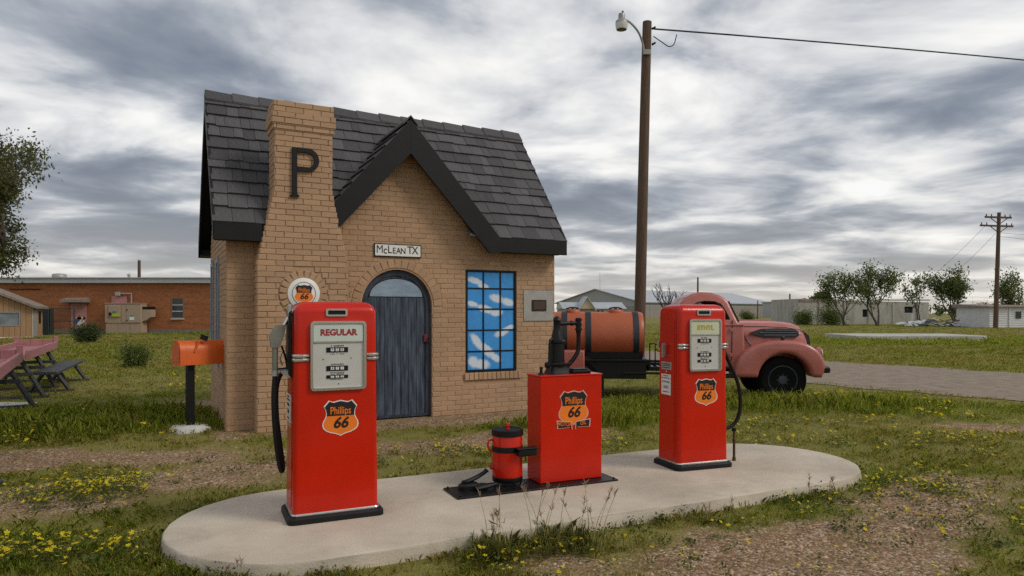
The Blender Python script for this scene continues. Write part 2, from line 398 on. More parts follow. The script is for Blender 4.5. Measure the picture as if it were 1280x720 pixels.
# ------------------------------------------------------------------ station house
DC, DR, DZ = 2.385, .55, 1.70            # door arch centre, radius, spring height
GC, GA, GK = 2.486, 4.446, 1.17          # gable centre, apex (roof top), slope
EAVE, RIDGE, RN, OV = 2.80, 4.92, 1.424, .25
DEP = 2.85; WID = 5.12; S0, S1 = -.175, 5.19
WIN = (3.494, 4.395, .655, 2.285)
SWS = ((1.05, 1.50, .8, 2.42), (2.10, 2.58, .8, 2.42))   # side windows in depth, height
CF, CB = -.30, .17                       # chimney front and back
def chim(z):
    t = min(max((z - 2.28) / 1.0, 0), 1); a, b = .351 + .224 * t, 1.562 - .224 * t
    e = .04 if 4.14 <= z < 4.29 else .018 if z >= 4.29 else .02 if z >= 4.065 else 0
    return a - e, b + e, e
BRICKS = []   # (parent key, centre, rot, w, h)
CH = .0765; ML = .236; J = .0052
def rows(z0, z1): 
    n = int(round((z1 - z0) / CH)); h = (z1 - z0) / n
    return [(z0 + i * h, z0 + (i + 1) * h, i) for i in range(n)]
def lay(key, a, b, zlo, zhi, i, place, excl=()):
    """one course of bricks from a to b, minus the excluded intervals"""
    spans = [(a, b)]
    for e0, e1 in excl:
        ns = []
        for p, q in spans:
            if e1 <= p or e0 >= q: ns.append((p, q)); continue
            if e0 > p: ns.append((p, e0))
            if e1 < q: ns.append((e1, q))
        spans = ns
    off = (ML / 2 if i % 2 else 0) + rnd.uniform(-.012, .012)
    for p, q in spans:
        x = math.floor((p - off) / ML) * ML + off
        while x < q:
            l, r_ = max(x, p), min(x + ML, q)
            if r_ - l > .035:
                w = round(r_ - l - J + rnd.uniform(-.003, .003), 3)
                loc, rot = place((l + r_) / 2, (zlo + zhi) / 2)
                BRICKS.append((key, loc, rot, max(w, .02), round(zhi - zlo - J, 3)))
            x += ML
def half_width(r, dz): return math.sqrt(r * r - dz * dz) if abs(dz) < r else 0
def house():
    root = thing('service_station', 'small tan painted brick cottage filling station with charcoal shingle roof and chimney', 'house', (*HOUSE_O, 0), HA)
    # --- front wall
    gable = lambda x: GA - .12 - GK * abs(x - GC)
    out = [(0, 0), (WID, 0), (WID, EAVE - .05), (GC + (GA - .12 - EAVE + .05) / GK, EAVE - .05), (GC, GA - .12), (GC - (GA - .12 - EAVE + .05) / GK, EAVE - .05), (0, EAVE - .05)]
    door_hole = [(DC - DR, .0)] + [(x, z) for x, z in arc(DC, DZ, DR, DR, 180, 0, 20)] + [(DC + DR, .0)]
    out = [(0, -.1), (DC - DR, -.1)] + door_hole[1:-1] + [(DC + DR, -.1), (WID, -.1)] + out[2:]
    wall = MB().prism(out, 0, .16, [[(WIN[0], WIN[2]), (WIN[1], WIN[2]), (WIN[1], WIN[3]), (WIN[0], WIN[3])]]).build('front_wall', MORTAR, root)
    for z0, z1, i in rows(0, GA - .12):
        zm = (z0 + z1) / 2
        a, b = (0, WID) if z1 < EAVE - .05 else (GC - (GA - .12 - zm) / GK + .02, GC + (GA - .12 - zm) / GK - .02)
        if b - a < .06: continue
        ex = [(.36, 1.55)] if z1 < 3.4 else []
        R2 = DR + .155
        if z1 < DZ: ex.append((DC - DR, DC + DR))
        else:
            h = half_width(R2, max(0, z0 - DZ))
            if h: ex.append((DC - h - .004, DC + h + .004))
        if z0 < WIN[3] - .01 and z1 > WIN[2] + .01: ex.append((WIN[0], WIN[1]))
        if z0 < WIN[2] and z1 > WIN[2] - .125: ex.append((WIN[0] - .03, WIN[1] + .1))
        lay('front_wall', a, b, z0, z1, i, lambda x, z: ((x, 0, z), (0, 0, 0)), ex)
    # arch ring over the door, soldier sill under the window
    n = 19
    for k in range(n):
        an = 180 * (k + .5) / n; r = DR + .02 + .065
        BRICKS.append(('front_wall', (DC + r * math.cos(R(an)), -.006, DZ + r * math.sin(R(an))), (0, -R(an), 0), .125, round(math.pi * r / n - .008, 3)))
    for k in range(13):
        x = WIN[0] - .025 + (k + .5) * (WIN[1] - WIN[0] + .12) / 13
        BRICKS.append(('front_wall', (x, -.03, WIN[2] - .06), (0, 0, 0), round((WIN[1] - WIN[0] + .12) / 13 - .008, 3), .115))
    # --- side and rear walls
    pent = [(0, -.1), (DEP, -.1), (DEP, EAVE - .08), (RN, RIDGE - .1), (0, EAVE - .08)]
    Mx = Matrix(((0, 1, 0, 0), (1, 0, 0, 0), (0, 0, 1, 0), (0, 0, 0, 1)))   # prism's x -> depth, its y -> along the front
    pent_in = [(.16, -.1), (DEP, -.1), (DEP, EAVE - .08), (RN, RIDGE - .1), (.16, EAVE - .08)]
    MB().prism(pent_in, 0, .16, [[(w[0], w[2]), (w[1], w[2]), (w[1], w[3]), (w[0], w[3])] for w in SWS], Mx).build('side_wall', MORTAR, root)
    MB().prism(pent_in, WID - .16, WID, [], Mx).build('side_wall', MORTAR, root)
    MB().box((.16, DEP - .16, -.1), (WID - .16, DEP - .002, EAVE - .08)).build('rear_wall', MORTAR, root)
    for z0, z1, i in rows(0, RIDGE - .1):
        zm = (z0 + z1) / 2
        if z1 < EAVE - .08: a, b = 0, DEP
        else:
            k = (RIDGE - .1 - zm) / (RIDGE - .1 - EAVE + .08); a, b = RN - RN * k + .03, RN + (DEP - RN) * k - .03
        if b - a < .08: continue
        ex = [(w[0], w[1]) for w in SWS] if z1 > SWS[0][2] and z0 < SWS[0][3] else []
        lay('side_wall', a, b, z0, z1, i + 1, lambda y, z: ((0, y, z), (0, 0, -math.pi / 2)), ex)
        lay('rest', a, b, z0, z1, i + 1, lambda y, z: ((WID, y, z), (0, 0, math.pi / 2)))
        if z1 < EAVE - .08: lay('rest', 0, WID, z0, z1, i, lambda x, z: ((x, DEP - .002, z), (0, 0, math.pi)))
    # --- chimney
    ck = MB(); zs = [-.1] + [2.28 + .0765 * i for i in range(15)] + [4.065, 4.065, 4.14, 4.14, 4.29, 4.29, 4.46]; rings = []
    for k, z in enumerate(zs):
        zq = z + (1e-4 if k and zs[k - 1] == z else -1e-4 if k + 1 < len(zs) and zs[k + 1] == z else 0)
        a, b, e = chim(min(zq, 4.45)); q = .006
        rings.append([(a + q, CF + q - e, z), (b - q, CF + q - e, z), (b - q, CB - q + e, z), (a + q, CB - q + e, z)])
    ck.loft(rings); chimney = ck.build('chimney', MORTAR, root)
    for z0, z1, i in rows(0, 4.46):
        a, b, e = chim((z0 + z1) / 2); ring_ex = []
        h = half_width(.325, min(abs(z0 - 1.862), abs(z1 - 1.862)) if not (z0 < 1.862 < z1) else 0)
        if h: ring_ex = [(.952 - h, .952 + h)]
        lay('chimney', a, b, z0, z1, i, lambda x, z: ((x, CF - e, z), (0, 0, 0)), ring_ex)
        lay('chimney', CF - e, CB + e, z0, z1, i + 1, lambda y, z: ((a, y, z), (0, 0, -math.pi / 2)))
        lay('rest', CF - e, CB + e, z0, z1, i + 1, lambda y, z: ((b, y, z), (0, 0, math.pi / 2)))
        if z0 > 3.2: lay('rest', a, b, z0, z1, i, lambda x, z: ((x, CB + e, z), (0, 0, math.pi)))
    n = 20
    for k in range(n):      # ring of headers round the roundel
        an = 360 * (k + .5) / n; r = .265
        BRICKS.append(('chimney', (.952 + r * math.cos(R(an)), CF - .012, 1.862 + r * math.sin(R(an))), (0, -R(an), 0), .105, round(2 * math.pi * (r - .01) / n - .008, 3)))
    # --- bricks: the 300 that show largest are parts, the rest one joined part
    keys = {'front_wall': wall, 'chimney': chimney, 'side_wall': bpy.data.objects['side_wall']}
    camh = Vector((house_local(0, 0)[0], house_local(0, 0)[1], 1.6))
    def size(b):
        key, loc, rot, w, h = b
        if key == 'rest': return 0
        d = Vector(loc) - camh; nrm = Vector((-1, 0, 0)) if abs(rot[2]) > .1 else Vector((0, -1, 0))
        return w * h * max(0, -d.normalized().dot(nrm)) / d.length_squared
    BRICKS.sort(key=size, reverse=True); cache = {}
    def brick_mesh(w, h, jig):
        e = .004 + .003 * jig; d = .0050 + .0035 * jig
        x, z = w / 2, h / 2
        j = [rnd.uniform(-.0022, .0022) for _ in range(8)]
        vs = [(-x, .01, -z), (x, .01, -z), (x, .01, z), (-x, .01, z), (-x + j[0], -d + e, -z + j[1]), (x + j[2], -d + e, -z + j[3]), (x + j[4], -d + e, z + j[5]), (-x + j[6], -d + e, z + j[7]),
              (-x + e, -d, -z + e), (x - e, -d, -z + e), (x - e, -d, z - e), (-x + e, -d, z - e)]
        fs = [(0, 1, 5, 4), (1, 2, 6, 5), (2, 3, 7, 6), (3, 0, 4, 7), (4, 5, 9, 8), (5, 6, 10, 9), (6, 7, 11, 10), (7, 4, 8, 11), (8, 9, 10, 11)]
        return vs, fs
    rest = MB()
    for k, (key, loc, rot, w, h) in enumerate(BRICKS):
        jig = rnd.choice((0, .5, 1))
        M = Matrix.Translation(loc) @ Matrix.Rotation(rot[2], 4, 'Z') @ Matrix.Rotation(rot[1], 4, 'Y') @ Matrix.Rotation(rnd.uniform(-.008, .008), 4, 'Y')
        if k < 300:
            ck_ = (round(w / .004), round(h / .004), jig)
            if ck_ not in cache:
                me = bpy.data.meshes.new('brick'); v, f = brick_mesh(w, h, jig); me.from_pydata(v, [], f); me.materials.append(TAN); cache[ck_] = me
            o = link('brick', cache[ck_], keys[key]); o.matrix_local = M
        else: rest.add(*brick_mesh(w, h, jig), M)
    me = bpy.data.meshes.new('brickwork'); me.from_pydata(rest.v, [], rest.f); me.materials.append(TAN)
    tag(link('brickwork', me, root), kind='stuff')
    # --- roof
    th = .05
    n_in = .1; z_in = EAVE + (n_in + OV) / (RN + OV) * (RIDGE - EAVE)
    prof = [(n_in, z_in - .03), (RN, RIDGE - .03), (DEP + OV, EAVE - .03), (DEP + OV, EAVE - .03 - th * 1.6), (RN, RIDGE - .03 - th * 1.6), (n_in, z_in - .03 - th * 1.6)]
    roof = MB().prism(prof, S0 + .02, S1 - .02, [], Mx).build('roof', BLACKP, root)
    ge_ = (GA - EAVE) / GK
    for a_, b_ in ((S0 + .02, GC - ge_ + .1), (GC + ge_ - .12, S1 - .02)): MB().prism([(-OV, EAVE - .03), (n_in - .002, z_in - .03), (n_in - .002, z_in - .03 - th * 1.6), (-OV, EAVE - .03 - th * 1.6)], a_, b_, [], Mx).build('eave_deck', BLACKP, roof)
    sl = math.hypot(RN + OV, RIDGE - EAVE); sa = math.atan2(RIDGE - EAVE, RN + OV)
    def shingle(w, jig):
        t = .020 + .008 * jig; l = .36
        me = bpy.data.meshes.new('shingle')
        v = [(0, 0, 0), (w, 0, 0), (w, l, -.018), (0, l, -.018), (0, 0, t), (w, 0, t), (w, l, -.012), (0, l, -.012)]
        me.from_pydata(v, [], [(0, 3, 2, 1), (4, 5, 6, 7), (0, 1, 5, 4), (1, 2, 6, 5), (2, 3, 7, 6), (3, 0, 4, 7)]); me.materials.append(SHING); return me
    widths = [.13, .16, .19, .22, .25, .28]; sm = {(w, j): shingle(w - .005, j) for w in widths for j in (0, .5, 1)}
    courses = [0, .26, .515, .77, 1.03, 1.20, 1.46, 1.71, 1.96, 2.21, 2.45]
    gz = lambda x: GA - .05 - GK * abs(x - GC)
    for k, u in enumerate(courses):
        x = S0 + (.0 if k % 2 else -.02)
        while x < S1 - .04:
            w = rnd.choice(widths)
            last = S1 - x < .34; sxx = 1.0
            if last: w = .28; sxx = (S1 + .014 - x) / .28
            zc = EAVE + u * math.sin(sa); nn = -OV + u * math.cos(sa)
            hid = all(EAVE + (u + .25) * math.sin(sa) < gz(q) for q in (x, x + w))
            ca, cb, _ = chim(zc + .1)
            hid = hid or (x > ca + .02 and x + w < cb - .02 and CB > nn + .1)
            if not hid:
                uu = u + rnd.uniform(-.012, .012) - (.03 if k == 0 else 0)
                o = link('shingle', sm[(w, rnd.choice((0, .5, 1)))], roof, (x + .002, -OV + uu * math.cos(sa), EAVE + uu * math.sin(sa)), (sa + rnd.uniform(-.006, .006), 0, rnd.uniform(-.006, .006))); o.scale.y = min(1, (sl - .01 - uu) / .36); o.scale.x = sxx
            x += w * sxx
    # rear slope and gable slopes: joined
    rs = MB()
    def shv(w, l=.36): return [(0, 0, 0), (w, 0, 0), (w, l, -.018), (0, l, -.018), (0, 0, .024), (w, 0, .024), (w, l, -.012), (0, l, -.012)]
    SF = [(0, 3, 2, 1), (4, 5, 6, 7), (0, 1, 5, 4), (1, 2, 6, 5), (2, 3, 7, 6), (3, 0, 4, 7)]
    for k, u in enumerate(courses):
        x = S0
        while x < S1 - .05:
            w = min(rnd.choice(widths), S1 - x)
            M = Matrix.Translation((x + w, DEP + OV - u * math.cos(sa), EAVE + u * math.sin(sa))) @ Matrix.Rotation(math.pi, 4, 'Z') @ Matrix.Rotation(sa, 4, 'X')
            rs.add(shv(w - .005, min(.36, sl - .01 - u)), SF, M); x += w
    ga = math.atan(GK); glen = (GA - EAVE) / math.sin(ga)
    for sgn in (-1, 1):
        u = 0 if sgn > 0 else .35
        while u < glen - .04:
            zc = EAVE + u * math.sin(ga); nmax = -OV + (zc + .3 - EAVE) / (RIDGE - EAVE) * (RN + OV); y = -OV - .045
            xx = GC + sgn * (GA - zc) / GK
            while y < nmax:
                w = rnd.choice(widths)
                if sgn < 0: M = Matrix.Translation((xx, y + w, zc)) @ Matrix.Rotation(-math.pi / 2, 4, 'Z') @ Matrix.Rotation(ga, 4, 'X')
                else: M = Matrix.Translation((xx, y, zc)) @ Matrix.Rotation(math.pi / 2, 4, 'Z') @ Matrix.Rotation(ga, 4, 'X')
                rs.add(shv(w - .005, min(.36, glen - .01 - u)), SF, M); y += w
            u += .25
    me = bpy.data.meshes.new('shingle_field'); me.from_pydata(rs.v, [], rs.f); me.materials.append(SHING); tag(link('shingle_field', me, roof), kind='stuff')
    # ridge caps
    x = S0 - .01; k = 0
    capm = MB()
    for s_ in (-1, 1): capm.loft([[(0, 0, .0 + .035), (0, 0, .018), (0, s_ * .13, -.155 + .0), (0, s_ * .135, -.125)], [(.46, 0, .012), (.46, 0, .0), (.46, s_ * .13, -.172), (.46, s_ * .135, -.145)]])
    cme = capm.mesh('ridge_cap'); cme.materials.append(SHING)
    while x < S1 - .1:
        o = link('ridge_cap', cme, roof, (x, RN, RIDGE + .028 + rnd.uniform(-.004, .004)), (0, rnd.uniform(-.004, .008), 0)); o.scale.x = min(1, (S1 + .01 - x) / .46); x += .385
    gme = MB()
    for s_ in (-1, 1): gme.loft([[(0, -OV - .06, .03), (0, -OV - .06, .01), (s_ * .11, -OV - .06, -.115), (s_ * .115, -OV - .06, -.09)], [(0, .95, .03), (0, .95, .01), (s_ * .11, .95, -.115), (s_ * .115, .95, -.09)]])
    o = gme.build('gable_cap', SHING, roof); o.location = (GC, 0, GA + .03)
    # --- boards: eave fascias, gable barge boards, side rakes, soffit
    ge = GC + (GA - EAVE) / GK
    bx('fascia', BLACKP, root, (S0, -OV - .03, EAVE - .25), (.42, -OV, EAVE - .005), .006)
    bx('fascia', BLACKP, root, (ge - .02, -OV - .03, EAVE - .25), (S1, -OV, EAVE - .005), .006)
    bx('fascia', BLACKP, root, (S0, DEP + OV, EAVE - .25), (S1, DEP + OV + .03, EAVE - .005), .006)
    bx('soffit', BLACKP, root, (S0 + .02, -OV, EAVE - .235), (.40, .0, EAVE - .215)); bx('soffit', BLACKP, root, (ge + .0, -OV, EAVE - .235), (S1 - .02, 0, EAVE - .215))
    bx('soffit', BLACKP, root, (S0 + .02, DEP, EAVE - .235), (S1 - .02, DEP + OV, EAVE - .215))
    bw = .50; top = .0
    xl = 1.36; zl = GA - GK * (GC - xl)
    MB().prism([(GC, GA - top), (xl, zl - top), (xl + .075, zl - .34), (GC, GA - bw)], -OV - .05, -OV - .005).build('barge_board', BLACKP, root)
    xr = ge + .05
    MB().prism([(GC + .002, GA - top), (GC + .002, GA - bw), (xr - .16, EAVE - .27), (xr + .02, EAVE - .26), (xr + .02, EAVE - .03)], -OV - .05, -OV - .005).build('barge_board', BLACKP, root)
    # underside of the gable overhang
    for s_ in (-1, 1):
        MB().add([(GC, -OV, GA - .06), (GC + s_ * 1.45, -OV, GA - .06 - 1.45 * GK), (GC + s_ * 1.45, .9, GA - .06 - 1.45 * GK), (GC, .9, GA - .06),
                  (GC, -OV, GA - .11), (GC + s_ * 1.45, -OV, GA - .11 - 1.45 * GK), (GC + s_ * 1.45, .0, GA - .11 - 1.45 * GK), (GC, .9, GA - .11)],
                 [(0, 1, 2, 3), (4, 5, 6, 7), (0, 1, 5, 4), (1, 2, 6, 5), (2, 3, 7, 6), (3, 0, 4, 7)]).build('gable_deck', BLACKP, root)
    rk = lambda s0, s1, nm: [MB().prism([(-OV - .02, EAVE), (RN, RIDGE + .01), (RN, RIDGE - .24), (-OV - .02, EAVE - .25)], s0, s1, [], Mx).build(nm, BLACKP, root),
                             MB().prism([(DEP + OV + .02, EAVE), (RN + .002, RIDGE + .01), (RN + .002, RIDGE - .24), (DEP + OV + .02, EAVE - .25)], s0, s1, [], Mx).build(nm, BLACKP, root)]
    rk(S0 - .012, S0 + .018, 'rake_board'); rk(S1 - .018, S1 + .012, 'rake_board')
    # --- door
    DOOR = mat('streaky_blue_black_paint', (.095, .125, .175), .65, c2=(.008, .010, .016), vscale=3.0, stretch=(9, 9, .7), bump=.2, bscale=9, dirt=1.2, dirtc=(.012, .015, .022), spec=.3)
    dr = [(DC - DR + .004, .02)] + [(x, z) for x, z in arc(DC, DZ, DR - .004, DR - .004, 180, 0, 24)] + [(DC + DR - .004, .02)]
    door = MB().prism(dr, .075, .12).build('door', DOOR, root)
    ei = DR - .085
    MB().prism(dr, .055, .074, [[(DC - ei, .06)] + arc(DC, DZ, ei, ei, 180, 0, 20) + [(DC + ei, .06)]]).build('door_frame', mat('dark_blue_frame_paint', (.035, .05, .08), .6, c2=(.008, .010, .015), vscale=4, stretch=(3, 3, 1)), door)
    for k in range(7):
        x = DC - .43 + k * .125
        bx('plank', DOOR, door, (x, .066, .03), (x + .121, .078, 1.83), .003)
    TRANS = mat('sky_reflecting_painted_lunette', (.30, .38, .47), .25, c2=(.17, .24, .32), vscale=3, stretch=(1, 1, 3))
    tr = arc(DC, 1.845, .41, .265, 180, 0, 20); MB().prism(tr, .058, .073).build('lunette', TRANS, door)
    MB().prism(arc(DC, 1.845, .425, .28, 180, 0, 20) , .060, .0735, [arc(DC, 1.85, .40, .255, 180, 0, 20)]).build('lunette_frame', BLACKP, door)
    bx('lock_plate', mat('rusty_red_lock', (.13, .012, .014), .6), door, (DC + .43, .035, 1.15), (DC + .50, .056, 1.27), .006)
    MB().tube([(DC + .49, .03, 1.21), (DC + .49, .01, 1.20), (DC + .49, .01, 1.13), (DC + .49, .03, 1.12)], .008).build('handle', BLACK, door, 40)
    # --- window with painted sky
    win = MB().prism([(WIN[0], WIN[2]), (WIN[1], WIN[2]), (WIN[1], WIN[3]), (WIN[0], WIN[3])], -.006, .05,
                     [[(WIN[0] + .035, WIN[2] + .035), (WIN[1] - .035, WIN[2] + .035), (WIN[1] - .035, WIN[3] - .03), (WIN[0] + .035, WIN[3] - .03)]]).build('window', BLACKP, root)
    cols = [WIN[0] + .035 + (WIN[1] - WIN[0] - .07) * q for q in (0, .335, .70, 1)]
    rws = [WIN[2] + .035 + (WIN[3] - WIN[2] - .065) * q for q in (0, .19, .405, .62, .83, 1)]
    pm = painted_sky()
    for c in range(3):
        for r in range(5): bx('pane', pm, win, (cols[c] + .006, .014, rws[r] + .006), (cols[c + 1] - .006, .02, rws[r + 1] - .006))
    for c in cols[1:3]: bx('glazing_bar', BLACKP, win, (c - .011, .0, WIN[2] + .03), (c + .011, .03, WIN[3] - .028), .003)
    for r in rws[1:5]: bx('glazing_bar', BLACKP, win, (WIN[0] + .03, .002, r - .011), (WIN[1] - .03, .028, r + .011), .003)
    # --- side window
    DGL = mat('dusty_glass', (.20, .24, .28), .12, var=.2)
    BLUEG = mat('blue_grey_sash_paint', (.23, .27, .32), .6, var=.15)
    for SW in SWS:
        sw = MB().prism([(SW[0], SW[2]), (SW[1], SW[2]), (SW[1], SW[3]), (SW[0], SW[3])], -.03, .09, [[(SW[0] + .07, SW[2] + .07), (SW[1] - .07, SW[2] + .07), (SW[1] - .07, SW[3] - .07), (SW[0] + .07, SW[3] - .07)]], Mx).build('window', BLUEG, root)
        bx('pane', DGL, sw, (.04, SW[0] + .06, SW[2] + .06), (.055, SW[1] - .06, SW[3] - .06))
        bx('glazing_bar', BLUEG, sw, (.0, SW[0] + .06, 1.58), (.06, SW[1] - .06, 1.64))
    return root
def painted_sky():
    m = mat('painted_blue_sky', (.035, .27, .66), .5, var=.10, vscale=9, bump=.1); nt = m.node_tree; N = nt.nodes; L = nt.links; p = N['Principled BSDF']
    tc = N.new('ShaderNodeTexCoord'); base = p.inputs['Base Color'].links[0].from_socket; cur = None
    nz = N.new('ShaderNodeTexNoise'); nz.inputs['Scale'].default_value = 22; nz.inputs['Detail'].default_value = 5; L.new(tc.outputs['Object'], nz.inputs['Vector'])
    cl = [(3.66, 2.11, .17, .058, -18), (3.80, 2.03, .12, .045, -8), (4.05, 1.83, .15, .075, -14), (4.25, 1.77, .14, .07, -12), (3.62, 1.74, .12, .05, -14), (3.85, 1.66, .19, .07, -16), (4.05, 1.60, .13, .06, 8),
          (4.14, 1.28, .16, .065, 22), (4.28, 1.36, .11, .045, 18), (3.70, 1.14, .18, .075, -52), (3.87, 1.00, .22, .085, -40), (4.02, .88, .13, .065, -30), (3.64, .82, .12, .10, -20), (3.78, .78, .16, .09, -6)]
    for x, z, a, b, an in cl:
        mp = N.new('ShaderNodeMapping'); mp.vector_type = 'TEXTURE'; mp.inputs['Location'].default_value = (x, 0, z); mp.inputs['Rotation'].default_value = (0, -R(an), 0); mp.inputs['Scale'].default_value = (a, 100, b)
        L.new(tc.outputs['Object'], mp.inputs[0]); ln = N.new('ShaderNodeVectorMath'); ln.operation = 'LENGTH'; L.new(mp.outputs[0], ln.inputs[0])
        if cur is None: cur = ln.outputs['Value']
        else:
            mn = N.new('ShaderNodeMath'); mn.operation = 'MINIMUM'; L.new(cur, mn.inputs[0]); L.new(ln.outputs['Value'], mn.inputs[1]); cur = mn.outputs[0]
    ad = N.new('ShaderNodeMath'); ad.operation = 'MULTIPLY_ADD'; L.new(nz.outputs['Fac'], ad.inputs[0]); ad.inputs[1].default_value = .6; L.new(cur, ad.inputs[2])
    mr = N.new('ShaderNodeMapRange'); L.new(ad.outputs[0], mr.inputs[0]); mr.inputs[1].default_value = .92; mr.inputs[2].default_value = 1.34; mr.inputs[3].default_value = .85; mr.inputs[4].default_value = 0
    mx = N.new('ShaderNodeMix'); mx.data_type = 'RGBA'; L.new(mr.outputs[0], mx.inputs[0]); L.new(base, mx.inputs[6]); mx.inputs[7].default_value = (.72, .75, .78, 1)
    L.new(mx.outputs[2], p.inputs['Base Color']); return m
HOUSE = house()
def hp(s, n, z):
    c, sn = math.cos(HA), math.sin(HA); return (HOUSE_O[0] + s * c - n * sn, HOUSE_O[1] + s * sn + n * c, z)
# ------------------------------------------------------------------ signs on the house (each fixed to a wall, a thing of its own)
HALF = [(0, .5), (.1, .478), (.2, .455), (.26, .47), (.32, .5), (.46, .335), (.415, .24), (.395, .15), (.40, .07), (.43, .0), (.485, -.10), (.5, -.19), (.47, -.28), (.40, -.345), (.28, -.40), (.14, -.435), (.05, -.47), (0, -.5)]
def shield_pts(w, grow=0):
    pts = HALF + [(-x, z) for x, z in HALF[-2:0:-1]]
    return [(x * (w + grow), z * (w + grow)) for x, z in pts]
def emblem(parent, w, loc, motor=False, rim=WHITEP, rot=(0, 0, 0), names=True, y_step=.0012):
    """the six-notched shield: pale rim, black upper field, orange lower field, lettering"""
    root = MB().prism(shield_pts(w), -y_step, .001).build('emblem', rim, parent); root.location = loc; root.rotation_euler = rot
    root['label'] = 'black and orange shield emblem'
    k = w * .94; pts = shield_pts(k)
    MB().prism(pts, -y_step * 2, -y_step - .0001).build('emblem_field', ORNG, root)
    cut = .07 * k; up = [p for p in pts if p[1] >= cut - 1e-6]
    up = sorted([p for p in up if p[0] >= 0], key=lambda p: HALF.index(min(HALF, key=lambda q: (q[0] * k - p[0]) ** 2 + (q[1] * k - p[1]) ** 2)))
    upper = up + [(-x, z) for x, z in up[::-1] if x > 0]
    MB().prism(upper, -y_step * 3, -y_step * 2 - .0001).build('emblem_banner', BLKPR, root)
    text('emblem_lettering', 'Phillips', k * .31, ORNG, root, (0, -y_step * 3 - .0012, k * .215), off=.003 * k, sx=.72)
    text('emblem_numerals', '66', k * .44, BLKPR, root, (-.01 * k, -y_step * 2 - .0012, -k * .15), shear=.28, off=.013 * k)
    if motor:
        for s, tx in ((-1, 'MOTOR'), (1, 'OIL')):
            rb = [(s * .06, -.42), (s * .60, -.36), (s * .58, -.62), (s * .12, -.60), (s * .05, -.68)]
            r1 = MB().prism([(x * k, z * k) for x, z in rb], -y_step * 3.4, -y_step * 2.9).build('emblem_ribbon', rim, root)
            cx = sum(x for x, z in rb) / 5; cz = sum(z for x, z in rb) / 5
            MB().prism([((cx + (x - cx) * .88) * k, (cz + (z - cz) * .82) * k) for x, z in rb], -y_step * 4, -y_step * 3.5).build('emblem_ribbon_field', BLKPR, root)
            text('emblem_ribbon_lettering', tx, k * .17, ORNG, root, (s * .33 * k, -y_step * 4 - .0012, -k * .49), rot=(R(90), -s * R(5), 0), sx=.8, off=.002 * k)
    return root
t = thing('letter_sign', 'tall black metal letter P mounted on the tan brick chimney', 'letter', hp(0, 0, 0), HA)
pm_ = MB()
pm_.box((.795, CF - .045, 3.21), (.862, CF - .012, 3.845), .004); pm_.build('stem', BLACKP, t)
oa = [(.862, 3.845), (1.0, 3.845)] + arc(1.0, 3.685, .155, .16, 85, -85, 14) + [(1.0, 3.525), (.862, 3.525)]
ia = [(.862, 3.785), (1.0, 3.785)] + arc(1.0, 3.685, .09, .10, 85, -85, 14) + [(1.0, 3.587), (.862, 3.587)]
MB().prism(oa + ia[::-1], CF - .045, CF - .012).build('bowl', BLACKP, t)
MB().prism([(.765, 3.175), (.892, 3.175), (.885, 3.195), (.862, 3.215), (.795, 3.215), (.772, 3.195)], CF - .047, CF - .012).build('foot', BLACKP, t)

t = thing('town_sign', 'small white sign with black letters above the arched door', 'sign', hp(0, 0, 0), HA)
bx('sign_frame', BLACKP, t, (2.015, -.026, 2.432), (2.75, -.013, 2.628), .003); bx('sign_board', WHITEP, t, (2.03, -.031, 2.447), (2.735, -.0265, 2.613), .002)
lx = 2.05
for ch_, sz in (('M', 1), ('c', .98), ('L', 1), ('E', .76), ('A', .76), ('N', .76), ('T', 1), ('X', 1)):
    adv = {'M': .105, 'c': .07, 'L': .075, 'E': .068, 'A': .075, 'N': .11, 'T': .08, 'X': .09}[ch_] * .95
    text('sign_lettering', ch_, .165 * sz, BLKPR, t, (lx + adv / 2 - (.015 if ch_ == 'N' else 0), -.0325, 2.48 + .058 * sz if ch_ != 'c' else 2.528), sx=.86, off=0 if ch_ == 'M' else .0012); lx += adv

t = thing('wall_plaque', 'grey metal plate with a small dark plaque right of the painted window', 'plaque', hp(0, 0, 0), HA)
bx('backing_plate', GALV, t, (4.525, -.020, 1.467), (5.085, -.012, 1.972), .002)
BRONZE = mat('dark_bronze', (.035, .022, .016), .4, .5, var=.3, vscale=20)
bx('plaque_face', BRONZE, t, (4.675, -.034, 1.630), (4.95, -.0205, 1.815), .004)
bx('plaque_panel', mat('worn_bronze_text', (.07, .045, .03), .5, .3, var=.6, vscale=30, stretch=(1, 1, 5)), t, (4.70, -.037, 1.655), (4.925, -.0345, 1.79), .001)
for x in (4.55, 4.80, 5.06):
    for z in (1.492, 1.948): MB().lathe([(.008, 0), (.008, .004), (.004, .006)], 8, Matrix.Translation((x, -.02, z)) @ Matrix.Rotation(R(90), 4, 'X')).build('bolt', STEEL, t)

t = thing('roundel_sign', 'round white sign with shield emblem set in a brick ring on the chimney', 'sign', hp(.952, CF - .004, 1.862), HA)
MB().lathe([(.215, 0), (.215, .022), (.205, .028), (.02, .030)], 40, Matrix.Rotation(R(90), 4, 'X')).build('disc', WHITEP, t, 40)
MB().prism(arc(0, 0, .158, .158, 0, 354, 59), -.0318, -.0305, [arc(0, 0, .152, .152, 0, 354, 59)]).build('ring_line', BLKPR, t)
emblem(t, .262, (0, -.0312, -.005))

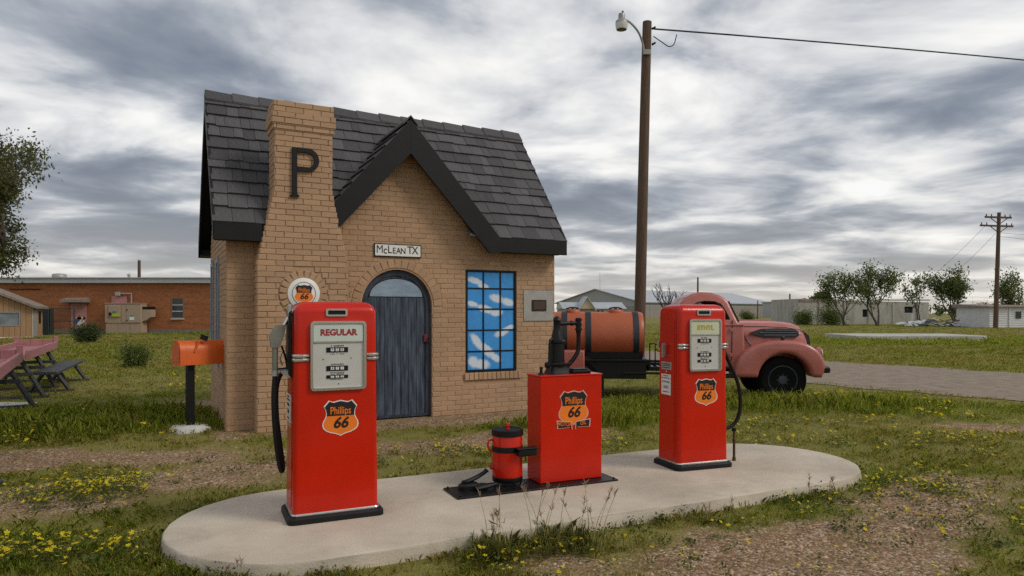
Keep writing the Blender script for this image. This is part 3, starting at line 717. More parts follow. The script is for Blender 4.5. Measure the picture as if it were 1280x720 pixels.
# ------------------------------------------------------------------ fuel pumps
def tiny_print(parent, x0, x1, z, h, y, m=GREYPR, n=9):
    mb = MB(); w = (x1 - x0) / n
    for i in range(n):
        if rnd.random() < .88: mb.box((x0 + i * w, y - .0006, z - h / 2 * rnd.uniform(.6, 1)), (x0 + i * w + w * .7, y, z + h / 2 * rnd.uniform(.6, 1)))
    return mb.build('small_print', m, parent)
def pump(label, loc, rz, W, word, wm, adm, hose_side):
    D = .38; H = 1.58; T = W * .955
    t = thing('fuel_pump', label, 'fuel pump', loc, rz, 'red fuel pumps on the island')
    cx, cy = W / 2, D / 2 + .0
    MB().loft([rrect(W + .075, D + .08, .05, 0, 5, cx, cy), rrect(W + .075, D + .08, .05, .036, 5, cx, cy), rrect(W + .05, D + .055, .05, .05, 5, cx, cy)]).build('base', RUBBER, t, 40)
    MB().loft([rrect(W + .018, D + .018, .04, .048, 5, cx, cy), rrect(W + .022, D + .022, .04, .058, 5, cx, cy), rrect(W + .012, D + .012, .04, .068, 5, cx, cy)]).build('kick_trim', CHROME, t, 40)
    rings = []
    for z, k in ((.05, 0), (.5, .35), (1.0, .7), (1.35, .9), (H - .085, 1)):
        w = W + (T - W) * k; d = D - .012 * k; rings.append(rrect(w, d, .038, z, 6, cx, cy))
    for a in range(10, 91, 10):
        s = .085 * (1 - math.cos(R(a))); rings.append(rrect(T - 2 * s, D - .012 - 2 * s, max(.038 - s * .12, .02), H - .085 + .085 * math.sin(R(a)), 6, cx, cy))
    body = MB().loft(rings).build('body', RED, t, 50)
    fy = .004   # front face of the body at mid height
    # seam between the front shell and the side panels, and the recessed side doors
    SEAM = mat('dark_red_seam', (.25, .008, .004), .6)
    for sx in (0, 1):
        x = .0 if sx == 0 else W
        ed = .012 * (1 if sx == 0 else -1)
        MB().add([(x + ed * q - .0015 * (1 if sx == 0 else -1) - (.0), yy, z) for q, z in ((.0, .12), (.78, 1.47)) for yy in (.055, .0595)], [(0, 1, 3, 2)]).build('seam', SEAM, body)
        mb = MB(); s = 1 if sx == 0 else -1
        prof = [(.085, .10), (D - .05, .10), (D - .05, 1.43), (.085, 1.43)]
        mb.add([(x + s * (.012 * (z - .05) / 1.45) - s * dd, yy, z) for dd in (.004, -.01) for yy, z in prof], [(0, 1, 2, 3), (4, 5, 6, 7), (0, 1, 5, 4), (1, 2, 6, 5), (2, 3, 7, 6), (3, 0, 4, 7)])
        mb.build('side_door', RED, body)
    f0, f1 = W * .195, W * .845
    fr = rrect(f1 - f0, .50, .028, 0, 4, (f0 + f1) / 2, 1.19); frx = [(p[0], p[1]) for p in fr]
    fi = [(p[0], p[1]) for p in rrect(f1 - f0 - .036, .464, .018, 0, 4, (f0 + f1) / 2, 1.19)]
    frame = MB().prism(frx, -.020, .02, [fi]).build('dial_frame', CHROME, t, 30)
    MB().prism(fi, -.006, .018).build('dial_plate', GREYW, frame)
    xa, xb = f0 + .02, f1 - .02; cxm = (f0 + f1) / 2
    bx('product_panel', adm, frame, (xa, -.012, 1.292), (xb, -.0065, 1.42), .002); bx('panel_rail', CHROME, frame, (xa, -.014, 1.283), (xb, -.007, 1.2915), .002)
    text('product_lettering', word, .062 if word == 'REGULAR' else .058, wm, frame, (cxm, -.0135, 1.357), off=.0022, sx=.98 if word == 'REGULAR' else 1.1)
    for z, w, hh in ((1.232, .155, .036), (1.098, .155, .036), (1.037, .155, .024)):
        r_ = bx('register_window', BLACK, frame, (cxm - w / 2 - .01, -.011, z - hh / 2), (cxm + w / 2 - .01, -.0065, z + hh / 2), .001)
        for k in range(3):
            dx = cxm - .01 - .035 + k * .035
            bx('digit_wheel', WHITEP, r_, (dx - .012, -.0125, z - hh * .28), (dx + .012, -.0112, z + hh * .28), .001)
            text('digit', rnd.choice('0135789'), hh * .62, BLKPR, r_, (dx, -.0132, z), ext=.0003)
        tiny_print(frame, cxm - .055, cxm + .04, z + hh * .78, .012, -.0066, BLKPR if z > 1.2 else GREYPR); tiny_print(frame, cxm - .06, cxm + .045, z - hh * .85, .008, -.0066)
    for x, z in ((xa + .07, 1.165), (xb - .09, 1.17), (cxm, .985)): MB().lathe([(.004, 0), (.004, .003)], 8, Matrix.Translation((x, -.0062, z)) @ Matrix.Rotation(R(90), 4, 'X')).build('screw', BLACK, frame)
    # chrome bands
    for x0, x1 in ((-.006, f0 - .004), (f1 + .004, W + .004)):
        for z in (1.192, 1.164):
            ins = .012 * .9
            a = max(x0, ins - .008) if x0 < 0 else x0; b = min(x1, W - ins + .010) if x1 > W else x1
            bx('chrome_band', CHROME, t, (a, -.012, z - .012), (b, .04, z + .012), .007, 40)
    for z in (1.192, 1.164): bx('chrome_band', CHROME, t, (-.002, -.006, z - .012), (.02, .10 if hose_side == 'L' else .03, z + .012), .006, 40)
    sl = MB().prism([(p[0], p[1]) for p in rrect(.155, .055, .012, 0, 3, W * .5, 1.502)], -.004, .03, [[(p[0], p[1]) for p in rrect(.125, .030, .006, 0, 3, W * .5, 1.502)]]).build('light_bezel', CHROME, t, 30)
    bx('light_lens', BLACK, sl, (W * .5 - .066, .003, 1.484), (W * .5 + .066, .02, 1.520))
    emblem(t, .262, (W * .545, .0008, .735), rot=(R(-.25), 0, 0))
    # lead notice on the left side
    lb = bx('lead_notice', WHITEP, t, (-.0035, .14, .70), (.004, .30, .90), .001)
    Ms = (R(90), 0, R(-90))
    for tx, z, s in (('FOR USE AS A', .885, .017), ('MOTOR FUEL ONLY', .862, .017), ('CONTAINS', .825, .028), ('LEAD', .775, .042), ('(TETRAETHYL)', .728, .016)):
        text('notice_lettering', tx, s, BLKPR, lb, (-.0042, .22, z), rot=Ms, sx=.95)
    return t, W, D
# --- regular pump
t, W, D = pump('red fuel pump reading REGULAR with its nozzle hung on the side', (-1.552, 4.87, .10), R(24.8), .614, 'REGULAR', REDPR, ADGL, 'L')
NOZ = mat('grey_cast_alloy', (.23, .22, .19), .45, .55, var=.2, vscale=12)
nz = MB().prism([(-.145, 1.34), (-.105, 1.41), (-.03, 1.415), (-.045, 1.33), (-.075, 1.25), (-.135, 1.25)], .115, .165).build('nozzle', NOZ, t)
MB().tube(curve([(-.05, .14, 1.395), (-.02, .14, 1.45), (.01, .14, 1.50), (.03, .14, 1.52)], 4), [.014] * 13, 10).build('spout', CHROME, nz, 40)
MB().tube([(-.105, .14, 1.26), (-.105, .14, 1.08)], .021, 12).build('nozzle_handle', NOZ, nz, 40)
MB().tube([(-.105, .14, 1.085), (-.105, .14, 1.045)], .024, 12).build('hose_ferrule', STEEL, nz, 40)
MB().tube(curve([(-.06, .14, 1.26), (-.04, .14, 1.20), (-.025, .14, 1.13), (-.03, .14, 1.10), (-.09, .14, 1.095)], 4), .008, 6).build('trigger_guard', BLACK, nz, 40)
MB().tube(curve([(-.055, .14, 1.22), (-.07, .14, 1.17), (-.055, .14, 1.12)], 4), .007, 6).build('trigger', STEEL, nz, 40)
MB().prism([(.0, 1.52), (-.018, 1.50), (-.024, 1.14), (-.02, 1.06), (.0, 1.03)], .07, .21).build('nozzle_boot', BLACK, t)
MB().prism([(.0, 1.085), (-.075, 1.085), (-.06, 1.06), (-.02, 1.035), (.0, 1.03)], .085, .195).build('nozzle_cradle', STEEL, t)
bx('boot_trim', STEEL, t, (-.026, .075, 1.47), (.004, .09, 1.56), .006)
hose = curve([(-.105, .14, 1.06), (-.115, .14, .90), (-.108, .15, .70), (-.088, .16, .50), (-.066, .175, .375), (-.052, .19, .345), (-.044, .205, .38), (-.06, .215, .52), (-.085, .22, .75), (-.085, .23, .95), (-.05, .25, 1.05), (.01, .26, 1.06)], 6)
MB().tube(hose, .017, 10).build('hose', RUBBER, t, 60)
# --- ethyl pump
t, W, D = pump('red fuel pump reading ETHYL with a hose looping to a standpipe', (1.584, 6.53, .10), R(20), .563, 'ETHYL', YELPR, ADGL2, 'R')
lv = MB().prism([(.205, 1.07), (.235, 1.065), (.225, 1.20), (.21, 1.205), (.198, 1.19)], -.045, -.015, [], Matrix(((0, 1, 0, 0), (1, 0, 0, 0), (0, 0, 1, 0), (0, 0, 0, 1)))).build('switch_lever', STEEL, t)
MB().lathe([(.014, 0), (.014, .05)], 10, Matrix.Translation((.01, .215, 1.08)) @ Matrix.Rotation(R(-90), 4, 'Y')).build('lever_pivot', CHROME, lv, 40)
sp = bx('serial_plate', GALV, t, (-.003, .13, .945), (.01, .30, 1.02), .002)
for z in (1.0, .985, .965): bx('plate_line', BLACK, sp, (-.0042, .15, z - .003), (-.0031, .28, z + .003))
MB().lathe([(.012, 0), (.012, .008), (.006, .012)], 10, Matrix.Translation((.006, .215, .925)) @ Matrix.Rotation(R(-90), 4, 'Y')).build('lock', CHROME, t, 40)
bx('hinge', STEEL, t, (-.010, .345, 1.16), (.012, .372, 1.22), .004)
hose = curve([(W - .02, .20, 1.32), (W + .03, .20, 1.27), (W + .13, .19, 1.05), (W + .25, .18, .80), (W + .285, .18, .62), (W + .27, .18, .47), (W + .21, .19, .37), (W + .10, .2, .325), (W + .0, .21, .32)], 7)
MB().tube(hose, .019, 12).build('hose', RUBBER, t, 60)
MB().lathe([(.028, 0), (.028, .03), (.02, .04)], 12, Matrix.Translation((W - .012, .20, 1.30)) @ Matrix.Rotation(R(90), 4, 'Y')).build('hose_socket', BLACK, t, 40)
st = thing('hose_standpipe', 'short rusty standpipe on the slab propping up the black hose', 'pipe', (1.584 + (W + .22) * math.cos(R(20)) - .195 * math.sin(R(20)), 6.53 + (W + .22) * math.sin(R(20)) + .195 * math.cos(R(20)), .10), R(20))
BRASS = mat('tarnished_brass', (.10, .06, .03), .5, .6, var=.4, vscale=20)
MB().lathe([(.018, 0), (.018, .03), (.013, .04), (.013, .18), (.017, .185), (.017, .22), (.012, .225), (.012, .31)], 10).build('pipe', BRASS, st, 40)
MB().lathe([(.024, .30), (.022, .33), (.014, .335)], 10).build('pipe_head', BLACK, st, 40)

# ------------------------------------------------------------------ oil cabinet with hand pump
OA = R(24.5)
base = thing('base_plate', 'thin black steel plate bolted to the slab under oil cabinet and can', 'steel plate', (.244, 5.95, .10), OA)
MB().box((-.80, -.12, 0), (.72, .24, .016), .003).build('plate', BLACK, base)
for x in (-.77, .69):
    for y in (-.09, .21): MB().lathe([(.011, .016), (.011, .026), (.005, .03)], 6, Matrix.Translation((x, y, 0))).build('bolt', BLACK, base)
t = thing('oil_cabinet', 'red box cabinet with motor oil shield and black hand pump on top', 'oil cabinet', (.244, 5.95, .116), OA)
CW, CD, CHH = .624, .26, .93
MB().box((0, 0, 0), (CW, CD, CHH), .008).build('cabinet', RED, t)
MB().box((-.006, -.006, CHH - .006), (CW + .006, CD + .006, CHH + .008), .005).build('cabinet_lid', RED, t)
emblem(t, .305, (CW * .53, -.0006, .645), True, mat('pinkish_rim', (.62, .38, .30), .5))
hx, hy, hz = .235, .13, CHH + .008
MB().loft([rrect(.20, .17, .03, hz, 4, hx, hy), rrect(.19, .16, .03, hz + .02, 4, hx, hy), rrect(.16, .13, .03, hz + .06, 4, hx, hy), rrect(.15, .13, .03, hz + .07, 4, hx, hy)]).build('pump_foot', BLACK, t, 40)
MB().lathe([(.075, hz + .065), (.078, hz + .08), (.068, hz + .09), (.064, hz + .27), (.076, hz + .28), (.076, hz + .295), (.058, hz + .305), (.04, hz + .38), (.034, hz + .40), (.033, hz + .47), (.038, hz + .48), (.030, hz + .50), (.012, hz + .515)], 20, Matrix.Translation((hx, hy, 0))).build('pump_barrel', BLACK, t, 40)
ar = MB().tube([(hx, hy, hz + .445), (hx + .20, hy - .01, hz + .455)], .018, 10).build('spout_arm', BLACK, t, 40)
MB().lathe([(.024, 0), (.024, .025)], 10, Matrix.Translation((hx + .135, hy - .008, hz + .452)) @ Matrix.Rotation(R(90), 4, 'Y')).build('collar', BLACK, ar, 40)
MB().tube(curve([(hx + .215, hy - .01, hz + .50), (hx + .215, hy - .01, hz + .38), (hx + .215, hy - .01, hz + .25), (hx + .20, hy - .01, hz + .18), (hx + .15, hy - .005, hz + .11), (hx + .10, hy, hz + .06), (hx + .085, hy, hz + .0)], 5), [.026] * 6 + [.020] * 25, 10).build('down_pipe', BLACK, ar, 40)
for z in (.475, .43, .39): MB().lathe([(.034, 0), (.034, .014)], 12, Matrix.Translation((hx + .215, hy - .01, hz + z))).build('valve_ring', BLACK, ar, 40)
MB().tube(curve([(hx - .06, hy - .03, hz + .31), (hx - .09, hy - .04, hz + .30), (hx - .10, hy - .045, hz + .20), (hx - .105, hy - .05, hz + .10), (hx - .10, hy - .05, hz + .075)], 4), .012, 8).build('crank', BLACK, t, 40)
MB().lathe([(.004, -.03), (.024, -.02), (.028, 0), (.024, .02), (.004, .03)], 12, Matrix.Translation((hx - .125, hy - .055, hz + .085))).build('crank_knob', BLACK, t, 40)
MB().box((hx - .09, hy - .08, hz + .08), (hx + .11, hy - .06, hz + .10), .004).build('clamp', BLACK, t)
MB().lathe([(.030, hz), (.028, hz + .012), (.014, hz + .018), (.012, hz + .05), (.017, hz + .055), (.012, hz + .07)], 12, Matrix.Translation((.06, .10, 0))).build('vent_cap', BLACK, t, 40)
MB().box((.36, .07, hz), (.56, .19, hz + .03), .01).box((.38, .08, hz + .03), (.53, .18, hz + .042), .005).build('filler_flap', BLACK, t)

# ------------------------------------------------------------------ red can with its bracket, and the foot bracket casting beside it
t = thing('oil_can', 'red cylindrical can with black lid and band beside the oil cabinet', 'can', (-.04, 5.96, .116), OA)
KX = 0
for x, y in ((.09, .06), (-.09, .06), (0, -.11), (.105, -.05)): MB().tube([(x, y, 0), (x, y, .07)], .008, 6).build('leg', BLACK, t)
MB().lathe([(.128, .035), (.132, .04), (.132, .075), (.126, .08)], 28).build('base_ring', BLACK, t, 40)
MB().lathe([(.128, .078), (.131, .09), (.131, .42), (.127, .43)], 32).build('drum', RED, t, 40)
MB().lathe([(.130, .425), (.138, .43), (.138, .475), (.130, .482), (.118, .482), (.115, .476), (.02, .474)], 32).build('lid', BLACK, t, 40)
MB().lathe([(.018, .47), (.018, .50), (.024, .505), (.022, .525), (.008, .53)], 12).build('lid_knob', RED, t, 40)
MB().lathe([(.1335, .29), (.1345, .30), (.1345, .33), (.1335, .34)], 32, None, False).build('band', BLACK, t, 40)
MB().box((.02, -.20, .27), (.19, -.125, .325), .008).box((.01, -.205, .325), (.20, -.12, .338), .004).build('tool_box', BLACK, t)
MB().tube(curve([(-.125, .02, .39), (-.165, .02, .385), (-.175, .02, .345), (-.155, .02, .30), (-.128, .02, .295)], 4), .009, 8).build('handle', RED, t, 40)
MB().tube([(-.125, .02, .14), (-.15, .02, .15), (-.15, .02, .18)], .011, 8).build('lug', RED, t, 40)
MB().tube([(.12, -.06, .27), (.14, -.08, .23), (.135, -.08, .20)], .006, 6).build('hook', BLACK, t, 40)
t = thing('iron_casting', 'black iron foot lever assembly lying on the plate left of the can', 'iron casting', (-.36, 5.80, .116), OA)
MB().loft([rrect(.18, .12, .04, 0, 4), rrect(.18, .12, .04, .035, 4), rrect(.14, .09, .035, .05, 4)]).build('pad', BLACK, t, 40)
MB().tube([(-.03, .03, .05), (.08, .05, .075), (.17, .07, .11), (.19, .07, .13)], [.02, .02, .018, .022], 8).build('lever', BLACK, t, 40)
MB().tube([(.02, -.10, .02), (.13, -.09, .03), (.22, -.06, .035)], [.022, .024, .018], 8).build('rod', BLACK, t, 40)
MB().lathe([(.03, 0), (.034, .012), (.02, .02)], 12, Matrix.Translation((-.03, .02, .05))).build('nut', BLACK, t, 40)
MB().lathe([(.045, 0), (.045, .03), (.02, .035)], 14, Matrix.Translation((.12, .0, 0))).build('boss', BLACK, t, 40)

# ------------------------------------------------------------------ mailbox
t = thing('mailbox', 'orange domed mailbox on a black post by the station corner', 'mailbox', (-4.36, 9.32, 0), R(47))
ORM = mat('orange_mailbox_paint', (.60, .105, .012), .45, var=.12, vscale=5, bump=.1, bscale=8, dirt=.2, dirtc=(.3, .06, .01))
foot = [rrect(.50, .42, .13, -.03, 5), rrect(.48, .40, .13, .045, 5), rrect(.42, .35, .12, .075, 5), rrect(.2, .16, .06, .085, 5)]
MB().loft([[(p[0] + rnd.uniform(-.012, .012), p[1] + rnd.uniform(-.012, .012), p[2] + rnd.uniform(-.006, .006)) for p in r] for r in foot]).build('concrete_foot', CONC2, t, 60)
MB().box((-.045, -.045, .05), (.045, .045, .90), .004).build('post', BLACKP, t)
ml, mr_, mz, mw, mh = -.17, .47, .90, .135, .175
pro = [(-mw, mz), (mw, mz)] + [(mw, mz + mh)] + arc(0, mz + mh, mw, .15, 15, 165, 12) + [(-mw, mz + mh)]
Mt = Matrix(((0, 1, 0, 0), (1, 0, 0, 0), (0, 0, 1, 0), (0, 0, 0, 1)))
MB().prism(pro, ml + .012, mr_, [], Mt).build('shell', ORM, t, 40)
dp = [(x * 1.04, mz - .006 + (z - mz) * 1.03) for x, z in pro]
door = MB().prism(dp, ml - .012, ml + .018, [], Mt).build('door', ORM, t, 40)
MB().prism([(x * .82, mz + .045 + (z - mz) * .78) for x, z in pro], ml - .018, ml - .0121, [], Mt).build('door_panel', ORM, door, 40)
MB().tube([(ml - .018, -.03, mz + .325), (ml - .04, 0, mz + .335), (ml - .018, .03, mz + .325)], .008, 6).build('door_pull', ORM, door, 40)
for x in (-.10, .12, .30, .44): MB().prism([(q * 1.012, mz + (z - mz) * 1.008) for q, z in pro], x, x + .012, [], Mt).build('rib', ORM, t, 40)
fl = bx('flag', BLACKP, t, (-.01, -.152, mz + .36), (.095, -.148, mz + .43), .001); bx('flag_arm', ORM, fl, (-.01, -.150, mz + .17), (.012, -.144, mz + .362), .002)
fl.matrix_local = Matrix.Translation((0, 0, mz + .17)) @ Matrix.Rotation(R(22), 4, 'Y') @ Matrix.Translation((0, 0, -mz - .17))

# ------------------------------------------------------------------ picnic furniture
PINK = mat('faded_pink_paint', (.40, .17, .175), .8, c2=(.29, .12, .13), vscale=9, bump=.4, bscale=30, wear=.03, wearc=(.25, .16, .15))
BPAINT = mat('weathered_black_timber', (.022, .022, .026), .6, c2=(.05, .05, .055), vscale=4, stretch=(1, 8, 8), bump=.3)
def trough_table(label, loc, rz, L, tilt, legs):
    t = thing('trough_table', label, 'picnic table', loc, rz, 'pink trough tables on the grass')
    Mr = Matrix.Translation((0, 0, .80)) @ Matrix.Rotation(R(tilt), 4, 'Y')
    for k in range(5): MB().box((-L, -.36 + k * .145, -.02), (0, -.36 + k * .145 + .139, .02), .004, Mr).build('plank', PINK, t)
    for s in (-1, 1):
        for k in range(int(L / .3)): MB().box((-(k + 1) * .3 + .004, s * .39 - .03, -.05), (-k * .3, s * .39 + .03, .115 + rnd.uniform(-.004, .004)), .006, Mr).build('side_rail', PINK, t)
    for k in range(3): MB().box((-.03, -.36 + k * .24, .0), (.02, -.36 + k * .24 + .236, .17), .006, Mr).build('end_board', PINK, t)
    for s in (-1, 1): MB().box((-.06, s * .39 - .045, -.05), (.03, s * .39 + .045, .24), .008, Mr).build('end_post', PINK, t)
    for lx in legs:
        zt = .76 + lx * -math.sin(R(tilt)) 
        for s in (-1, 1): MB().tube([(lx, s * .22, zt), (lx, -s * .02 + s * .62, .02)], .042, 4).build('leg', BPAINT, t)
        MB().box((lx - .03, -.68, .0), (lx + .03, .68, .05), .004).build('ground_rail', BPAINT, t)
        MB().box((lx - .045, -.42, zt * .55), (lx - .005, .42, zt * .55 + .07), .004).build('cross_rail', BPAINT, t)
    return t
trough_table('faded pink trough table in front of the wooden shed, its end board raised', (-11.27, 16.3, 0), R(118), 4.5, 0, (-.35, -2.2, -4.1))
trough_table('faded pink trough table sloping down beside the black bench', (-8.78, 11.6, 0), R(122), 6.9, 0, (-.3, -6.6))
t = thing('picnic_bench', 'black timber bench with splayed legs beside the pink trough tables', 'bench', (-9.85, 15.0, 0), R(115))
MB().box((-1.8, -.21, .39), (1.8, -.005, .45), .006).build('seat_plank', BPAINT, t); MB().box((-1.8, .005, .39), (1.8, .21, .45), .006).build('seat_plank', BPAINT, t)
for lx in (-1.2, 1.2):
    for s in (-1, 1): MB().tube([(lx, s * .10, .40), (lx, s * .34, .02)], .04, 4).build('leg', BPAINT, t)
    MB().box((lx - .03, -.42, 0), (lx + .03, .42, .045), .004).build('ground_rail', BPAINT, t)
o = MB().box((-10.2, 10.3, -.03), (-8.4, 12.2, .02), .01).build('paving_slab', CONC2); tag(o, 'worn grey concrete paving under the pink trough table', 'slab', kind='structure')
# ------------------------------------------------------------------ old tank truck
def offset_loop(pts, d):
    """shrink a closed loop by d"""
    n = len(pts); area = sum(pts[i][0] * pts[(i + 1) % n][1] - pts[(i + 1) % n][0] * pts[i][1] for i in range(n)); s = 1 if area > 0 else -1; out = []
    for i in range(n):
        a, b, c = (Vector(pts[(i + k) % n]) for k in (-1, 0, 1)); e1 = (b - a).normalized(); e2 = (c - b).normalized()
        n1 = Vector((-e1.y, e1.x)) * s; n2 = Vector((-e2.y, e2.x)) * s; m = (n1 + n2)
        m = m / max(.6, m.length_squared / 2) if m.length > 1e-6 else n1
        out.append(tuple(b + m * d))
    return out
def pillow(mb, outline, y0, y1, r, holes=(), both=True, n=5):
    """a side panel at y0 whose rim rolls over with radius r, carried through to y1"""
    dirn = 1 if y1 > y0 else -1; rings = []
    for k in range(n + 1):
        a = R(90 * k / n); o = offset_loop(outline, r * (1 - math.sin(a))); rings.append([(x, y0 + dirn * r * (1 - math.cos(a)), z) for x, z in o])
    if both:
        for k in range(n, -1, -1):
            a = R(90 * k / n); o = offset_loop(outline, r * (1 - math.sin(a))); rings.append([(x, y1 - dirn * r * (1 - math.cos(a)), z) for x, z in o])
    else: rings.append([(x, y1, z) for x, z in outline])
    mb.loft(rings, cap=False)
    for yy in ([y0, y1] if both else [y0]):
        loops = [offset_loop(outline, r)] + [list(h) for h in holes]
        tri = tessellate_polygon([[Vector((p[0], p[1], 0)) for p in l] for l in loops]); flat = [p for l in loops for p in l]
        mb.add([(p[0], yy, p[1]) for p in flat], [tuple(q) for q in tri])
    return mb
def truck():
    t = thing('tank_truck', 'faded pink vintage truck with a strapped cylindrical tank parked behind the pumps', 'truck', (4.97, 12.4, -.03), R(-5))
    PK = mat('faded_pink_truck_paint', (.46, .148, .122), .38, c2=(.35, .095, .072), coat=.2, vscale=2.6, bump=.06, bscale=6, dirt=.5, dirtc=(.52, .21, .18), wear=.035, wearc=(.17, .07, .045), wscale=7)
    TK = mat('rust_pink_tank_paint', (.46, .105, .055), .45, c2=(.40, .10, .028), vscale=1.1, bump=.5, bscale=3.2, dirt=.5, dirtc=(.30, .075, .02), wear=.01, wearc=(.16, .06, .03), wscale=5)
    TYRE = mat('old_tyre_rubber', (.005, .005, .005), .8, var=.3, spec=.15)
    RIMB = mat('faded_blue_black_rim', (.045, .055, .072), .5, var=.35, vscale=5, spec=.3)
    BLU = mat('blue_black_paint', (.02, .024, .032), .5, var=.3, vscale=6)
    GLS = mat('pale_windshield_glass', (.55, .58, .58), .08, coat=.5); c = .925
    # cab shell
    cab = MB(); ol = [tuple(p) for p in [(-1.90, .60), (-1.93, 1.0), (-1.935, 1.35), (-1.92, 1.60), (-1.87, 1.80), (-1.78, 1.91), (-1.64, 1.985), (-1.48, 2.02), (-1.30, 2.01), (-1.14, 1.96), (-1.04, 1.90), (-.985, 1.83), (-.90, 1.62), (-.83, 1.46), (-.72, 1.44), (-.70, .60)]]
    wh = [(-1.66, 1.50), (-1.69, 1.63), (-1.66, 1.76), (-1.56, 1.83), (-1.42, 1.855), (-1.24, 1.845), (-1.13, 1.80), (-1.06, 1.70), (-.99, 1.55), (-.98, 1.50)]
    pillow(cab, ol, .14, 1.71, .065, [wh])
    th = lambda v: (v[0], c + (v[1] - c) * (1 - .19 * max(0, v[2] - 1.42) / .6), v[2])
    cab.v = [th(v) for v in cab.v]; cabo = cab.build('cab', PK, t, 35)
    for y in (.15, 1.70):
        fr = MB().prism(offset_loop(wh, -.022), y - .012, y + .012, [wh]); fr.v = [th(v) for v in fr.v]; fr.build('window_frame', PK, cabo, 40)
        fr = MB().prism(offset_loop(wh, .0), y - .004, y + .006, [offset_loop(wh, .018)]); fr.v = [th(v) for v in fr.v]; fr.build('window_seal', RUBBER, cabo)
    gv = [th(v) for v in [(-.975, .24, 1.83), (-.975, 1.61, 1.83), (-.82, 1.63, 1.47), (-.82, .22, 1.47)]]; ns = Vector((.92, 0, .39))
    MB().add([tuple(Vector(v) + ns * k) for k in (.006, .016) for v in gv], [(0, 1, 2, 3), (4, 5, 6, 7), (0, 1, 5, 4), (1, 2, 6, 5), (2, 3, 7, 6), (3, 0, 4, 7)]).build('windshield', GLS, t)
    MB().tube([Vector(v) + ns * .012 for v in gv + [gv[0]]], .014, 6).build('windshield_gasket', RUBBER, t, 40)
    # door: shut lines, belt moulding, hinges, handle
    dl = [(-1.75, 1.49), (-1.77, 1.30), (-1.76, .66), (-1.0, .64), (-.955, .80), (-.945, 1.49)]
    MB().tube([(x, .139, z) for x, z in dl], .009, 6).build('door_seam', BLKPR, cabo)
    MB().tube([(-1.90, .139, 1.415), (-.74, .139, 1.405)], .011, 6).build('belt_moulding', PK, cabo, 40)
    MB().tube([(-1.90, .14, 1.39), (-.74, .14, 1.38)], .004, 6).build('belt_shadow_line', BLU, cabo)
    for z in (.82, 1.28): bx('hinge', PK, cabo, (-1.0, .118, z), (-.93, .142, z + .07), .006)
    MB().tube([(-1.66, .14, 1.30), (-1.66, .10, 1.30), (-1.56, .095, 1.30)], .011, 6).build('door_handle', BLU, cabo, 40)
    bx('seat_back', BLU, cabo, (-1.80, .35, .95), (-1.66, 1.5, 1.48), .05)
    MB().tube([(-1.16 + .0, .55 + .19 * math.cos(R(a)), 1.44 + .17 * math.sin(R(a))) for a in range(0, 361, 20)], .012, 6).build('steering_wheel', BLU, cabo)
    # hood
    hd = []
    for x, hw, zt in ((-.73, .665, 1.478), (-.45, .65, 1.478), (-.1, .60, 1.472), (.15, .56, 1.455), (.29, .525, 1.43), (.39, .49, 1.385), (.46, .455, 1.315), (.51, .42, 1.20), (.54, .39, 1.02), (.55, .36, .80)):
        zb = .78; rg = []
        for k in range(25):
            a = math.pi * k / 24; cs, sn = math.cos(a), math.sin(a)
            rg.append((x, c + hw * math.copysign(abs(cs) ** .55, cs), zb + (zt - zb) * abs(sn) ** .55))
        hd.append(rg)
    hood = MB().loft(hd, True, True).build('hood', PK, t, 45)
    MB().tube([(-.74, c, 1.485), (-.1, c, 1.476), (.30, c, 1.405), (.45, c, 1.30)], [.016, .016, .014, .01], 8).build('hood_ridge', PK, hood, 40)
    lo = [(-.62, 1.255), (-.38, 1.335), (-.1, 1.345), (.22, 1.335), (.32, 1.29), (.33, 1.20), (.25, 1.165), (-.34, 1.175)]
    Ml = Matrix.Translation((-.30, c - .638, 0)) @ Matrix.Rotation(R(10.5), 4, 'Z') @ Matrix.Translation((.30, 0, 0))
    lv = MB().prism(lo, -.012, .05, [], Ml).build('hood_vent', BLU, hood)
    for z, a, b in ((1.305, -.34, .24), (1.262, -.44, .30), (1.215, -.36, .28)): MB().box((a, -.026, z - .008), (b, -.010, z + .010), .004, Ml).build('vent_bar', mat('vent_bar_paint', (.08, .09, .105), .45), lv)
    MB().tube(curve([(-.72, c - .672, 1.36), (-.71, c - .675, 1.25), (-.66, c - .67, 1.12), (-.55, c - .66, 1.02)], 5), .010, 5).build('hood_seam', BLKPR, hood)
    MB().tube(curve([(-.88, .40, .95), (-.6, .375, 1.06), (-.25, .40, 1.125), (.05, .43, 1.13), (.3, .455, 1.09), (.47, .46, 1.0)], 4), .012, 6).build('fender_seam', BLKPR, hood)
    MB().tube([(-.72, c - .672, 1.375), (-.3, c - .635, 1.372), (.1, c - .57, 1.355), (.33, c - .51, 1.32), (.44, c - .455, 1.25)], .010, 5).build('hood_seam', BLKPR, hood)
    # fenders
    arch = arc(-.04, .40, .47, .49, 0, 180, 16)
    fo = [tuple(p)[:2] for p in curve([(-.94, .45), (-.93, .60), (-.86, .80), (-.72, .95), (-.52, 1.06), (-.25, 1.12), (.05, 1.125), (.30, 1.085), (.48, 1.00), (.60, .88), (.665, .72), (.66, .58), (.61, .46)], 3)] + [(.50, .46)] + [p for p in arch if p[1] > .45] + [(-.52, .45)]
